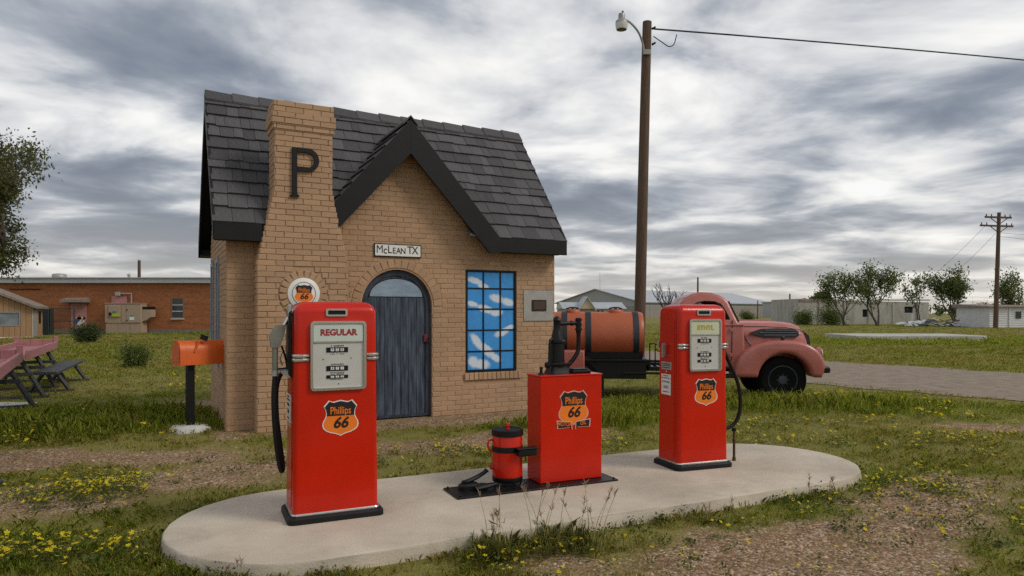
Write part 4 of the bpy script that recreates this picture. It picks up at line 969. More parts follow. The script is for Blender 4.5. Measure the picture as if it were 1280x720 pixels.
    for s in (0, 1):
        y0, y1 = (0, .46) if s == 0 else (1.85, 1.39)
        f = pillow(MB(), fo, y0, y1, .075, [], False); fe = f.build('front_fender', PK, t, 50)
        yl = .20 if s == 0 else 1.65
        MB().lathe([(.085, -.04), (.105, 0), (.105, .03), (.095, .04)], 18, Matrix.Translation((.60, yl, .90)) @ Matrix.Rotation(R(90), 4, 'Y')).build('headlight_ring', PK, fe, 40)
        MB().lathe([(.094, .03), (.08, .055), (.03, .068)], 18, Matrix.Translation((.60, yl, .90)) @ Matrix.Rotation(R(90), 4, 'Y')).build('headlight', GLS, fe, 40)
        if s == 0:
            MB().lathe([(.028, 0), (.022, .03), (.038, .045), (.040, .085), (.028, .10)], 12, Matrix.Translation((-.05, .13, 1.105))).build('marker_lamp', BLU, fe, 40)
            MB().lathe([(.02, 0), (.02, .03)], 10, Matrix.Translation((.615, .10, .80)) @ Matrix.Rotation(R(90), 4, 'Y')).build('turn_lamp', mat('amber_lens', (.5, .12, .02), .3), fe, 40)
    # grille, bumper, inner dark
    MB().prism([(.50, 1.26), (.565, 1.20), (.60, .95), (.60, .60), (.48, .60), (.45, .95)], c - .34, c + .34).build('grille', BLU, t)
    for k in range(9): MB().tube([(.57, c - .28 + k * .07, 1.18), (.61, c - .28 + k * .07, .95), (.61, c - .28 + k * .07, .62)], .012, 6).build('grille_bar', BLU, t)
    MB().tube(curve([(.66, .12, .60), (.76, .20, .60), (.80, .5, .60), (.80, 1.35, .60), (.76, 1.65, .60), (.66, 1.73, .60)], 4), .055, 6).build('bumper', BLACK, t)
    MB().box((.50, .03, .545), (.76, .12, .645), .02).build('bumper_end', BLACK, t)
    # wheels
    def wheel(x, y, sgn, z=.405):
        w = MB().lathe([(.25, -.095), (.33, -.115), (.39, -.115), (.42, -.09), (.43, -.05), (.43, .05), (.42, .09), (.39, .115), (.33, .115), (.25, .095)], 36, Matrix.Translation((x, y, z)) @ Matrix.Rotation(R(90), 4, 'X'))
        wo = w.build('wheel', TYRE, t, 40)
        M = Matrix.Translation((x, y, z)) @ Matrix.Rotation(R(90 * sgn), 4, 'X')
        MB().lathe([(.262, .098), (.25, .10), (.232, .08), (.225, .045), (.15, .035), (.13, .075), (.085, .08), (.08, .10), (.03, .105), (.001, .105)], 28, M, False).build('rim', RIMB, wo, 40)
        for k in range(5):
            a = R(72 * k + 20); MB().lathe([(.040, .0), (.040, .006)], 12, M @ Matrix.Translation((.188 * math.cos(a), .188 * math.sin(a), .046))).build('rim_hole', BLKPR, wo)
        for k in range(8):
            a = R(45 * k); MB().lathe([(.013, 0), (.013, .02)], 6, M @ Matrix.Translation((.105 * math.cos(a), .105 * math.sin(a), .078))).build('lug_nut', BLU, wo)
    wheel(-.04, .25, 1); wheel(-.04, 1.60, -1); wheel(-3.75, .22, 1); wheel(-3.75, 1.63, -1)
    MB().tube([(-.04, .2, .43), (-.04, 1.65, .43)], .05, 8).build('axle', BLACK, t); MB().tube([(-3.75, .2, .43), (-3.75, 1.65, .43)], .06, 8).build('axle', BLACK, t)
    bx('engine_bay', BLACK, t, (-.68, .47, .5), (.45, 1.38, .98))
    # chassis, running boards, bed
    for y in (.55, 1.22): bx('chassis_rail', BLACK, t, (-5.0, y, .52), (.55, y + .09, .68), .01)
    for y in (.03, 1.55): bx('running_board', BLACK, t, (-1.95, y, .44), (-.92, y + .27, .50), .01)
    bx('step_bar', BLACK, t, (-2.95, .10, .49), (-1.9, .17, .53), .01)
    bx('deck', BLACK, t, (-2.45, .25, .55), (-1.95, 1.6, .62), .01)
    for k in range(4): bx('deck_slat', STEEL, t, (-2.40 + k * .11, .24, .622), (-2.36 + k * .11, 1.58, .634))
    bx('bed_skirt', BLACK, t, (-3.62, .14, .40), (-2.50, .22, .72), .01); bx('bed_skirt', BLACK, t, (-3.62, 1.63, .40), (-2.50, 1.71, .72), .01)
    bx('bed_skirt', BLACK, t, (-3.62, .14, .18), (-3.28, .22, .395), .01)
    bx('bed_floor', BLACK, t, (-5.05, .16, .66), (-2.42, 1.69, .735), .008)
    bx('bed_rail', BLACK, t, (-5.05, .10, .725), (-2.42, .15, .765), .006)
    pillow(MB(), [(-4.3, .48), (-4.28, .80), (-4.1, .93), (-3.64, .93), (-3.64, .48), (-3.70, .48), (-3.75, .52), (-4.1, .52)], .05, .30, .04, [], False).build('rear_fender', PK, t, 40)
    # tank
    Mt_ = Matrix.Translation((0, c, 1.18)) @ Matrix.Rotation(R(90), 4, 'Y')
    tk = MB(); seg = 40; zs = [(-5.02, .02), (-5.0, .30), (-4.96, .42), (-4.90, .465)] + [(-4.8 + 2.2 * k / 24, .47) for k in range(25)] + [(-2.56, .468), (-2.52, .455), (-2.50, .44), (-2.515, .40), (-2.50, .2), (-2.495, .01)]
    tk.loft([[(x, c + (r + (rnd.uniform(-.004, .004) if .46 < r and -4.7 < x < -2.65 else 0)) * math.cos(2 * math.pi * k / seg), 1.18 + r * math.sin(2 * math.pi * k / seg)) for k in range(seg)] for x, r in zs])
    tank = tk.build('tank', TK, t, 50)
    for x in (-4.02, -3.56, -2.65): MB().loft([[(x + dx, c + rr * math.cos(2 * math.pi * k / 40), 1.18 + rr * math.sin(2 * math.pi * k / 40)) for k in range(40)] for dx, rr in ((-.055, .470), (-.05, .482), (.05, .482), (.055, .470))], False).build('tank_strap', BLU, tank, 40)
    for x in (-3.86, -3.02):
        MB().lathe([(.15, .44), (.15, .485), (.135, .505), (.06, .52)], 20, Matrix.Translation((x, c, 1.18))).build('hatch', TK, tank, 40)
        MB().tube([(x - .13, c, 1.71), (x - .05, c, 1.735), (x + .05, c, 1.735), (x + .13, c, 1.71)], .016, 6).build('hatch_handle', BLU, tank, 40)
        MB().lathe([(.03, 0), (.03, .03)], 8, Matrix.Translation((x, c, 1.71))).build('hatch_nut', BLU, tank, 40)
    for y in (c - .36, c + .28): bx('tank_saddle_shade_fill', BLACK, t, (-4.95, y, .737), (-2.53, y + .08, .885), .01)  # black saddle boxes run full length, filling in the dark shade below the tank
    # ladder rail and chain behind the cab
    for x in (-2.42, -2.32): MB().tube([(x, .30, .60), (x, .30, 1.05)], .012, 6).build('rail_post', BLACK, t)
    MB().tube([(-2.43, .30, 1.05), (-2.31, .30, 1.05)], .012, 6).build('rail_top', BLACK, t)
    MB().tube(curve([(-2.31, .30, 1.04), (-2.2, .35, .97), (-2.08, .42, .93), (-1.95, .5, .92)], 4), .009, 5).build('chain', BLACK, t)
    MB().tube(curve([(-2.31, .30, .95), (-2.2, .35, .88), (-2.08, .42, .85), (-1.95, .5, .85)], 4), .009, 5).build('chain', BLACK, t)
truck()

# ------------------------------------------------------------------ light pole and wire
t = thing('light_pole', 'tall brown timber pole with a dusk lamp rising behind the tank truck', 'pole', (3.40, 18.5, 0), 0)
MB().tube([(0, 0, -.2), (.06, 0, 2.5), (.12, 0, 5), (.185, 0, 7.6), (.235, 0, 9.42)], [.155, .148, .138, .128, .12], 14).build('shaft', WOODP, t, 40)
GREYM = mat('grey_lamp_metal', (.30, .30, .28), .5, .5, var=.2)
arm = MB().tube(curve([(.12, -.12, 8.62), (.08, -.16, 8.80), (-.05, -.25, 9.05), (-.28, -.36, 9.25), (-.50, -.42, 9.33)], 5), .028, 8).build('lamp_arm', GREYM, t, 40)
bx('arm_bracket', GREYM, t, (.09, -.19, 8.48), (.30, -.12, 8.62), .01)
hx_ = (-.52, -.42)
hd = MB().lathe([(.06, 9.30), (.085, 9.31), (.085, 9.44), (.075, 9.46), (.02, 9.47)], 16, Matrix.Translation((*hx_, 0))).build('lamp_head', GREYM, t, 40)
MB().lathe([(.165, 9.20), (.155, 9.26), (.10, 9.31), (.05, 9.315)], 20, Matrix.Translation((*hx_, 0)), False).build('lamp_hood', GREYM, hd, 40)
MB().lathe([(.135, 9.04), (.155, 9.10), (.165, 9.20)], 20, Matrix.Translation((*hx_, 0)), False).build('lamp_refractor', mat('frosted_refractor', (.62, .62, .60), .3, var=.15, vscale=20, stretch=(1, 1, 4)), hd, 40)
MB().lathe([(.024, 9.46), (.024, 9.53), (.01, 9.54)], 10, Matrix.Translation((hx_[0] + .03, hx_[1], 0))).build('photo_cell', BLACK, hd, 40)
for z in (9.22, 8.80): MB().lathe([(.03, 0), (.035, .04), (.02, .05), (.032, .09), (.015, .11)], 10, Matrix.Translation((.36, -.03, z)) @ Matrix.Rotation(R(60), 4, 'Y')).build('insulator', BLACK, t, 40)
far = (22.0, 25.0, 10.45); st_ = (3.40 + .42, 18.47, 9.22)
w = [tuple(Vector(st_).lerp(Vector(far), k / 40) - Vector((0, 0, -.05 * 4 * (k / 40) * (1 - k / 40)))) for k in range(41)]
o = MB().tube(w, .022, 6).build('service_wire', BLACK, None, 60); tag(o, 'sagging black overhead wire running from the light pole', 'wire')
o = MB().tube(curve([(3.80, 18.47, 9.02), (4.05, 18.6, 8.92), (4.25, 18.65, 8.82), (4.40, 18.7, 8.90), (4.48, 18.72, 9.17)], 5), .014, 5).build('drip_loop', BLACK, bpy.data.objects['service_wire'], 60)
t = thing('utility_pole', 'timber pole at the far end of the overhead wire', 'pole', (22, 25, 0), 0)
MB().tube([(0, 0, -.2), (0, 0, 10.9)], [.16, .11], 12).build('shaft', WOODP, t, 40)

# ------------------------------------------------------------------ orange brick school-like building to the left
def brick_mat(name, c1, c2, mort, scale, bw=.5, rh=.18):
    m = mat(name, c1, .85, bump=.0); nt = m.node_tree; N = nt.nodes; L = nt.links; p = N['Principled BSDF']
    tc = N.new('ShaderNodeTexCoord'); sp = N.new('ShaderNodeSeparateXYZ'); cb = N.new('ShaderNodeCombineXYZ'); L.new(tc.outputs['Object'], sp.inputs[0])
    ad = N.new('ShaderNodeMath'); ad.operation = 'ADD'; L.new(sp.outputs[0], ad.inputs[0]); L.new(sp.outputs[1], ad.inputs[1]); L.new(ad.outputs[0], cb.inputs[0]); L.new(sp.outputs[2], cb.inputs[1])
    b = N.new('ShaderNodeTexBrick'); L.new(cb.outputs[0], b.inputs['Vector']); b.inputs['Scale'].default_value = scale; b.inputs['Color1'].default_value = (*c1, 1); b.inputs['Color2'].default_value = (*c2, 1); b.inputs['Mortar'].default_value = (*mort, 1)
    b.inputs['Mortar Size'].default_value = .012; b.inputs['Brick Width'].default_value = bw; b.inputs['Row Height'].default_value = rh; b.inputs['Bias'].default_value = -.1
    n = N.new('ShaderNodeTexNoise'); n.inputs['Scale'].default_value = 1.1; n.inputs['Detail'].default_value = 6; mp = N.new('ShaderNodeMapping'); mp.inputs['Scale'].default_value = (.35, .35, 3); L.new(tc.outputs['Object'], mp.inputs[0]); L.new(mp.outputs[0], n.inputs['Vector'])
    mr = N.new('ShaderNodeMapRange'); L.new(n.outputs['Fac'], mr.inputs[0]); mr.inputs[3].default_value = .55; mr.inputs[4].default_value = 1.4
    g = N.new('ShaderNodeCombineColor'); [L.new(mr.outputs[0], g.inputs[i]) for i in range(3)]
    mx = N.new('ShaderNodeMix'); mx.data_type = 'RGBA'; mx.blend_type = 'MULTIPLY'; mx.inputs[0].default_value = 1; L.new(b.outputs[0], mx.inputs[6]); L.new(g.outputs[0], mx.inputs[7]); L.new(mx.outputs[2], p.inputs['Base Color']); return m
OB = brick_mat('orange_brick', (.36, .128, .042), (.26, .083, .028), (.21, .10, .055), 2.2)
METR = mat('pale_metal_roof', (.48, .50, .52), .45, .2, var=.1, vscale=.6, stretch=(1, 1, 12))
t = thing('brick_building', 'long low orange brick building with pale metal fascia across the grass', 'building', (-40, 53, 0), R(0))
k_ = .0616; PX = lambda px: (px - 640) * k_ + 40
PZ = lambda py: 1.6 + (391 - py) * k_
wl = bx('wall', OB, t, (-30, 0, -.1), (34, 14, PZ(354)))
bx('foundation', mat('grey_footing', (.17, .155, .14), .9, var=.2), t, (-30.05, -.06, -.1), (34.05, -.001, .30))
bx('fascia', METR, t, (-30.4, -.35, PZ(354) + .002), (34.4, 14.4, PZ(348.5)), .02)
bx('roof_sheet', mat('grey_roof_sheet', (.30, .32, .35), .6, var=.1), t, (-30.5, -.5, PZ(348.5) + .002), (34.5, 14.5, PZ(347)), .01)
PKD = mat('pink_door_paint', (.42, .20, .18), .6, var=.08)
d = bx('door', PKD, t, (PX(89), -.06, .32), (PX(108), -.001, PZ(379)), .01)
bx('door_sign', WHITEP, d, (PX(96), -.075, PZ(399)), (PX(104), -.061, PZ(396.5))); 
for dx, dz, m_ in ((0, .22, REDPR), (-.22, 0, mat('blue_print', (.02, .06, .3), .5)), (.22, 0, WHITEP), (0, -.22, WHITEP)):
    cx_, cz_ = PX(99.5) + dx, PZ(401.5) + dz
    MB().prism([(cx_, cz_ + .21), (cx_ + .21, cz_), (cx_, cz_ - .21), (cx_ - .21, cz_)], -.075, -.061).build('hazard_diamond', m_, d)
bx('door_handle', BLACK, d, (PX(105), -.11, PZ(399)), (PX(107), -.061, PZ(396)), .01)
aw = MB().prism([(0, PZ(372)), (-1.0, PZ(374.5)), (-1.0, PZ(378)), (0, PZ(378))], PX(84.5), PX(113), [], Matrix(((0, 1, 0, 0), (1, 0, 0, 0), (0, 0, 1, 0), (0, 0, 0, 1)))).build('awning', mat('dull_awning_metal', (.27, .22, .19), .6, .2, var=.2), t)
wn = MB().prism([(PX(214), PZ(398)), (PX(230), PZ(398)), (PX(230), PZ(371.5)), (PX(214), PZ(371.5))], -.03, .10, [[(PX(215.2), PZ(396.5)), (PX(228.6), PZ(396.5)), (PX(228.6), PZ(373)), (PX(215.2), PZ(373))]]).build('window', mat('window_frame_brownish', (.20, .13, .09), .7), t)
for k in range(3): bx('pane', mat('dark_window_glass', (.02, .025, .03), .1), wn, (PX(215.2), -.012, PZ(396.5) + k * .483), (PX(228.6), -.004, PZ(396.5) + k * .483 + .44))
for k in (1, 2): bx('glazing_bar', WHITEP, wn, (PX(215.2), -.02, PZ(396.5) + k * .483 - .043), (PX(228.6), .0, PZ(396.5) + k * .483))
bx('sill', CONC2, wn, (PX(213.5), -.12, PZ(399.5)), (PX(230.5), -.001, PZ(398)), .01)
bx('wall_panel', PKD, t, (PX(139.5), -.06, PZ(382)), (PX(159), -.002, PZ(370)), .01)
bx('junction_box', GALV, t, (PX(146), -.3, PZ(370)), (PX(152), -.062, PZ(365)), .02)
MB().tube([(PX(150), -.15, PZ(367)), (PX(165.5), -.15, PZ(367)), (PX(165.5), -.15, PZ(381))], .06, 8).build('conduit', GALV, t, 40)
bx('meter', GALV, t, (PX(133), -.2, PZ(392)), (PX(136.5), -.001, PZ(386.5)), .03); MB().tube([(PX(134.7), -.06, PZ(392)), (PX(134.7), -.06, .1)], .05, 6).build('meter_pipe', BLACK, t)
bx('gutter_pipe', BLACK, t, (PX(12), -.08, PZ(362)), (PX(50), -.001, PZ(361)), .01)
MB().lathe([(.28, 4.3), (.28, 4.45), (.55, 4.5), (.5, 4.75), (.2, 4.8)], 14, Matrix.Translation((PX(42), 3, 0))).build('roof_vent', GALV, t, 40)
MB().tube([(PX(125), 4, 4.3), (PX(125), 4, 4.7), (PX(124), 4, 4.8)], .12, 8).build('roof_vent', GALV, t)
TANM = mat('tan_cabinet_paint', (.36, .265, .19), .6, var=.07)
t = thing('air_conditioner', 'large tan air handling unit on a block base against the orange brick wall', 'air conditioner', (-40, 53, 0), 0)
bd = bx('casing', TANM, t, (PX(140.5), -1.0, .80), (PX(185), -.12, PZ(380)), .03); bx('casing_lid', TANM, t, (PX(140), -1.05, PZ(380) + .002), (PX(185.5), -.1, PZ(379)), .02)
for k in range(3): bx('base_block', TANM, t, (PX(141) + k * .92, -.97, -.05), (PX(141) + k * .92 + .90, -.2, .795), .02)
bx('access_panel', TANM, bd, (PX(145), -1.08, PZ(396)), (PX(160), -1.001, PZ(382)), .02)
for a_, b_ in ((140.8, 144.3), (161, 166), (167, 183)): bx('casing_panel', TANM, bd, (PX(a_), -1.025, .86), (PX(b_), -1.001, PZ(381.5)), .008)
bx('warning_label', mat('yellow_green_print', (.42, .46, .02), .5), bd, (PX(150), -1.092, PZ(395.5)), (PX(160), -1.081, PZ(392))); bx('warning_label', mat('teal_print', (.02, .25, .16), .5), bd, (PX(150.5), -1.09, PZ(391.5)), (PX(155), -1.081, PZ(389)))
MB().prism([(PX(147.5), PZ(389.5)), (PX(150), PZ(392.5)), (PX(147.5), PZ(395.5)), (PX(145.3), PZ(392.5))], -1.092, -1.081).build('warning_label', BLKPR, bd)
bx('instruction_label', WHITEP, bd, (PX(171), -1.04, PZ(400)), (PX(176.5), -1.026, PZ(396))); bx('instruction_label', mat('teal_label', (.04, .3, .25), .5), bd, (PX(171.5), -1.04, PZ(395.8)), (PX(176), -1.026, PZ(393.5)))
for z_ in (388, 401): bx('latch', BLACK, bd, (PX(167.3), -1.07, PZ(z_)), (PX(168.6), -1.026, PZ(z_ - 1.4)), .01)
MB().prism([(PX(185.2), PZ(402)), (PX(190), PZ(400)), (PX(196), PZ(396)), (PX(196), PZ(387)), (PX(185.2), PZ(387))], -.9, -.2).build('intake_hood', TANM, t)
bx('hood_grille', BLACK, t, (PX(185.2), -.85, PZ(387) + .002), (PX(196), -.25, PZ(383.5)))
t = thing('utility_pole', 'dark timber pole rising behind the orange brick building', 'pole', ((174 - 640) / 860 * 75, 75, 0)); MB().tube([(0, 0, -.2), (0, 0, 7.3)], [.2, .15], 10).build('shaft', WOODP, t, 40); MB().lathe([(.16, 7.3), (.1, 7.4)], 8).build('cap', GALV, t)

# ------------------------------------------------------------------ plank shed in front of it
TANW = mat('tan_shed_boards', (.37, .225, .115), .8, c2=(.28, .165, .085), vscale=2, stretch=(5, 5, .4), bump=.2)
t = thing('wooden_shed', 'small tan board shed with grey shingle roof left of the brick building', 'shed', (-36.6, 41.25, 0), R(25))
SWd = 6.5
MB().prism([(0, 0), (SWd, 0), (SWd, 1.98), (SWd / 2, 3.45), (0, 1.98)], .04, .14, [[(4.0, .80), (5.85, .80), (5.85, 1.62), (4.0, 1.62)]]).build('wall', TANW, t)
for k in range(22):
    x = .0 + k * .295; top = 1.98 + min(x + .14, SWd - x - .14) * .452 - .04
    if 3.9 < x + .14 < 5.95:
        bx('board', TANW, t, (x, .0, 0), (x + .28, .04, .80), .006); bx('board', TANW, t, (x, .0, 1.63), (x + .28, .04, max(top, 1.8)), .006)
    else: bx('board', TANW, t, (x, 0, 0), (x + .28, .04, max(top, 1.85)), .006)
bx('wall', TANW, t, (SWd - .08, .145, 0), (SWd, 3.5, 1.98)); bx('wall', TANW, t, (0, .145, 0), (.08, 3.5, 1.98))
bx('corner_board', mat('pale_corner_paint', (.45, .36, .27), .8), t, (SWd + .001, -.02, 0), (SWd + .03, .35, 1.95)); bx('door', mat('grey_door_paint', (.28, .27, .27), .7), t, (SWd + .001, .5, .05), (SWd + .035, 1.6, 1.8), .01); bx('vent', BLACKP, t, (SWd + .001, 2.2, .9), (SWd + .03, 2.8, 1.7))
bx('sill_board', WHITEP, t, (0, -.03, -.05), (SWd, -.001, .06))
GLZ = mat('shed_window_glass', (.16, .19, .21), .12, var=.35, vscale=1.2)
wn = MB().prism([(3.96, .76), (5.89, .76), (5.89, 1.66), (3.96, 1.66)], -.025, .03, [[(4.02, .82), (5.83, .82), (5.83, 1.60), (4.02, 1.60)]]).build('window', mat('grey_window_trim', (.25, .25, .25), .7), t); bx('pane', GLZ, wn, (4.02, .045, .82), (5.83, .06, 1.60))
RFG = mat('brown_grey_shingle', (.20, .16, .13), .9, var=.3, vscale=5, bump=.4)
for s in (0, 1):
    pr = [(SWd / 2, 3.62), (SWd + .30, 3.62 - (SWd / 2 + .30) * .452), (SWd + .30, 3.47 - (SWd / 2 + .30) * .452), (SWd / 2, 3.47)]
    if s: pr = [(SWd - x - .002, z) for x, z in pr]
    MB().prism(pr, -.35, 3.8).build('roof', RFG, t)
t = thing('wire_fence', 'dark chain link gate panel between shed and brick building', 'fence', (-33.2, 49.5, 0), 0)
WIRE = mat('dark_wire', (.03, .03, .03), .6)
for x in (0, 1.7): MB().tube([(x, 0, 0), (x, 0, 1.95)], .04, 6).build('post', WIRE, t)
for z in (.1, 1.0, 1.92): MB().tube([(0, 0, z), (1.7, 0, z)], .025, 6).build('rail', WIRE, t)
for k in range(11): MB().tube([(.1 + k * .15, 0, .1), (.1 + k * .15, 0, 1.9)], .006, 4).build('wire', WIRE, t)
o = MB().box((-33.75, 49.4, 0), (-33.28, 50.0, 1.9), .02).build('dark_cabinet', mat('dark_green_metal', (.02, .03, .03), .7)); tag(o, 'dark upright metal cabinet beside the wire fence', 'cabinet')

# ------------------------------------------------------------------ far buildings behind the truck
CORR = mat('tan_metal_siding', (.30, .265, .235), .6, .1, c2=(.24, .21, .185), vscale=2, stretch=(3, 3, .2))
ROOFM = mat('white_metal_roofing', (.40, .42, .45), .5, .1, var=.08, vscale=.4)
GREYS = mat('grey_gable_siding', (.33, .33, .34), .6, .1, var=.06, vscale=1)
t = thing('metal_warehouse', 'big tan and white metal warehouse far behind the tank truck', 'warehouse', (40, 215, 0), R(40))
w_, l_ = 37.5, 80.
Mg = Matrix(((0, 1, 0, 0), (1, 0, 0, 0), (0, 0, 1, 0), (0, 0, 0, 1)))
MB().prism([(0, 3.6), (w_, 3.6), (w_, 5.1), (w_ / 2, 9.4), (0, 5.1)], 0, l_, [], Mg).build('upper_wall', GREYS, t)
MB().box((.05, .05, -.1), (l_ - .05, w_ - .05, 3.6)).build('lower_wall', CORR, t)
for s in (0, 1):
    pr = [(-.8, 5.05), (w_ / 2, 9.65), (w_ / 2, 9.4), (-.8, 4.8)]
    if s: pr = [(w_ - q + .01, z) for q, z in pr]
    MB().prism(pr, -.6, l_ + .6, [], Mg).build('roof', ROOFM, t)
for k in range(7): bx('wall_seam', GREYS, t, (5 + k * 11, -.06, 0), (5.3 + k * 11, -.001, 4.7))
bx('door', GREYS, t, (46, -.08, 0), (52, -.001, 3.4))
MB().tube([(2, w_ / 2, 9.4), (2, w_ / 2, 15)], .06, 5).build('mast', GALV, t); MB().tube([(20, 8, 7.2), (20, 8, 9.0)], .15, 6).build('stack', GALV, t)
t = thing('white_gabled_office', 'small cream building with white roof in front of the metal warehouse', 'building', (13.0, 170, 0), R(6))
CREAM = mat('cream_wall', (.42, .37, .29), .8, var=.08)
bx('wall', CREAM, t, (0, 0, -.1), (15, 9, 2.6)); MB().prism([(-.6, 2.62), (9.6, 2.62), (4.5, 4.3)], -.6, 15.6, [], Mg).build('roof', ROOFM, t)
MB().prism([(3.6, 2.6), (7.2, 2.6), (5.4, 5.4)], -1.2, 0.5).build('porch_gable', mat('cream_gable', (.46, .39, .26), .8), t)
for s in (0, 1):
    pr = [(5.4, 5.7), (7.8, 2.2), (7.5, 2.2), (5.4, 5.4)]
    if s: pr = [(10.8 - x - .01, z) for x, z in pr]
    MB().prism(pr, -1.6, 4.0).build('porch_roof', ROOFM, t)
for k, x in enumerate((1.2, 2.6, 8.2, 9.2, 10.9, 13.0)): bx('window', mat('dark_pane', (.03, .03, .035), .2), t, (x, -.05, 1.0), (x + .6, -.001, 2.2))
t = thing('pale_metal_shed', 'pale grey flat metal shed beyond the truck hood', 'shed', (84, 222, 0), R(2))
bx('wall', mat('pale_siding', (.42, .43, .44), .6, var=.06), t, (0, 0, -.1), (9.5, 8, 4.9)); bx('roof', ROOFM, t, (-.3, -.3, 4.902), (9.8, 8.3, 5.25))
for k in range(6): bx('wall_seam', GREYS, t, (.8 + k * 1.5, -.06, 0), (.9 + k * 1.5, -.001, 4.8))
t = thing('derelict_building', 'long weathered white flat roofed building behind the trees', 'building', (40.8, 98, 0), R(3))
WW = mat('weathered_white_wall', (.50, .48, .44), .9, c2=(.30, .285, .26), vscale=.9, stretch=(1.5, 1.5, .35), dirt=.5, dirtc=(.16, .14, .12), bump=.2)
MB().prism([(0, -.1), (19.2, -.1), (19.2, 3.1), (9.5, 3.25), (9.5, 3.35), (5.5, 3.4), (5.5, 3.55), (0, 3.6)], 0, 9, [[(9.4, 1.0), (10.2, 1.0), (10.2, 2.1), (9.4, 2.1)], [(15.6, 1.6), (16.9, 1.6), (16.9, 2.5), (15.6, 2.5)], [(4.2, .6), (5.2, .6), (5.2, 1.9), (4.2, 1.9)]]).build('wall', WW, t)
for x0, x1, z0, z1 in ((9.4, 10.2, 1.0, 2.1), (15.6, 16.9, 1.6, 2.5), (4.2, 5.2, .6, 1.9)): bx('window', mat('broken_dark_opening', (.015, .015, .015), .8), t, (x0, .3, z0), (x1, .4, z1))
bx('parapet', mat('dark_parapet', (.13, .12, .115), .9, var=.3), t, (9.5, -.12, 3.36), (19.3, -.002, 3.5)); bx('parapet', mat('brownish_parapet', (.26, .19, .16), .9, var=.4, vscale=2), t, (0, -.06, 3.15), (5.5, -.002, 3.5))
for k in range(5): bx('pilaster', WW, t, (3.0 + k * 3.6, -.12, 0), (3.3 + k * 3.6, -.003, 3.1))
t = thing('white_siding_shed', 'little white lap sided shed beside the far utility pole', 'shed', (51.7, 74.5, 0), R(4))
WS = mat('white_lap_siding', (.62, .62, .62), .7, var=.08, vscale=2)
bx('wall', WS, t, (0, .05, -.1), (6.5, 5, 2.2))
for k in range(9): MB().prism([(.0, .02 + k * .24), (-.05, .02 + k * .24), (-.012, .255 + k * .24), (.0, .255 + k * .24)], 0, 6.5, [], Matrix(((0, 1, 0, 0), (1, 0, 0, .049), (0, 0, 1, 0), (0, 0, 0, 1)))).build('lap_board', WS, t)
bx('window', mat('dark_small_pane', (.03, .035, .04), .2), t, (3.0, -.06, 1.0), (3.6, -.01, 1.75)); bx('door', mat('dark_doorway', (.02, .02, .022), .8), t, (4.6, -.06, 0), (5.4, -.01, 1.9)); bx('corner_board', WS, t, (2.2, -.07, 0), (2.35, -.01, 2.2))
MB().prism([(-.3, 2.2), (5.3, 2.2), (5.3, 2.6), (-.3, 2.32)], -.3, 6.8, [], Mg).build('roof', mat('rusty_roof', (.27, .22, .19), .8, var=.3), t)
o = MB().box((0, 0, -.1), (7.2, 4.2, .32), .03).build('foundation_slab', mat('white_slab_edge', (.52, .51, .49), .9, c2=(.36, .34, .31), vscale=1.2, bump=.3)); o.location = (19.3, 38.6, 0); o.rotation_euler = (0, 0, R(-2)); tag(o, 'old pale concrete foundation slab in the grass beyond the road', 'slab')
t = thing('debris_heap', 'heap of crumpled white sheet metal and boards before the derelict building', 'debris', (46.5, 80, 0), 0)
SHM = mat('crumpled_white_sheet', (.55, .56, .57), .5, .2, var=.15)
for k in range(9):
    M = Matrix.Translation((rnd.uniform(-.5, 6), rnd.uniform(-1, 1), rnd.uniform(.15, .6))) @ Matrix.Rotation(rnd.uniform(0, 6), 4, 'Z') @ Matrix.Rotation(rnd.uniform(-.5, .5), 4, 'X') @ Matrix.Rotation(rnd.uniform(-.3, .3), 4, 'Y')
    L0 = rnd.uniform(.8, 1.7); g = [[(x * L0 / 4, y * .3, rnd.uniform(-.1, .1)) for x in range(-4, 5)] for y in range(-2, 3)]
    MB().loft(g, False, False, M).build('metal_sheet', SHM, t)
for k in range(8):
    M = Matrix.Translation((rnd.uniform(0, 10), rnd.uniform(-1, 1), rnd.uniform(.1, .7))) @ Matrix.Rotation(rnd.uniform(0, 6), 4, 'Z') @ Matrix.Rotation(rnd.uniform(-.4, .4), 4, 'Y'); MB().box((-1.5, -.06, -.04), (1.5, .06, .04), 0, M).build('board', WOODP, t)
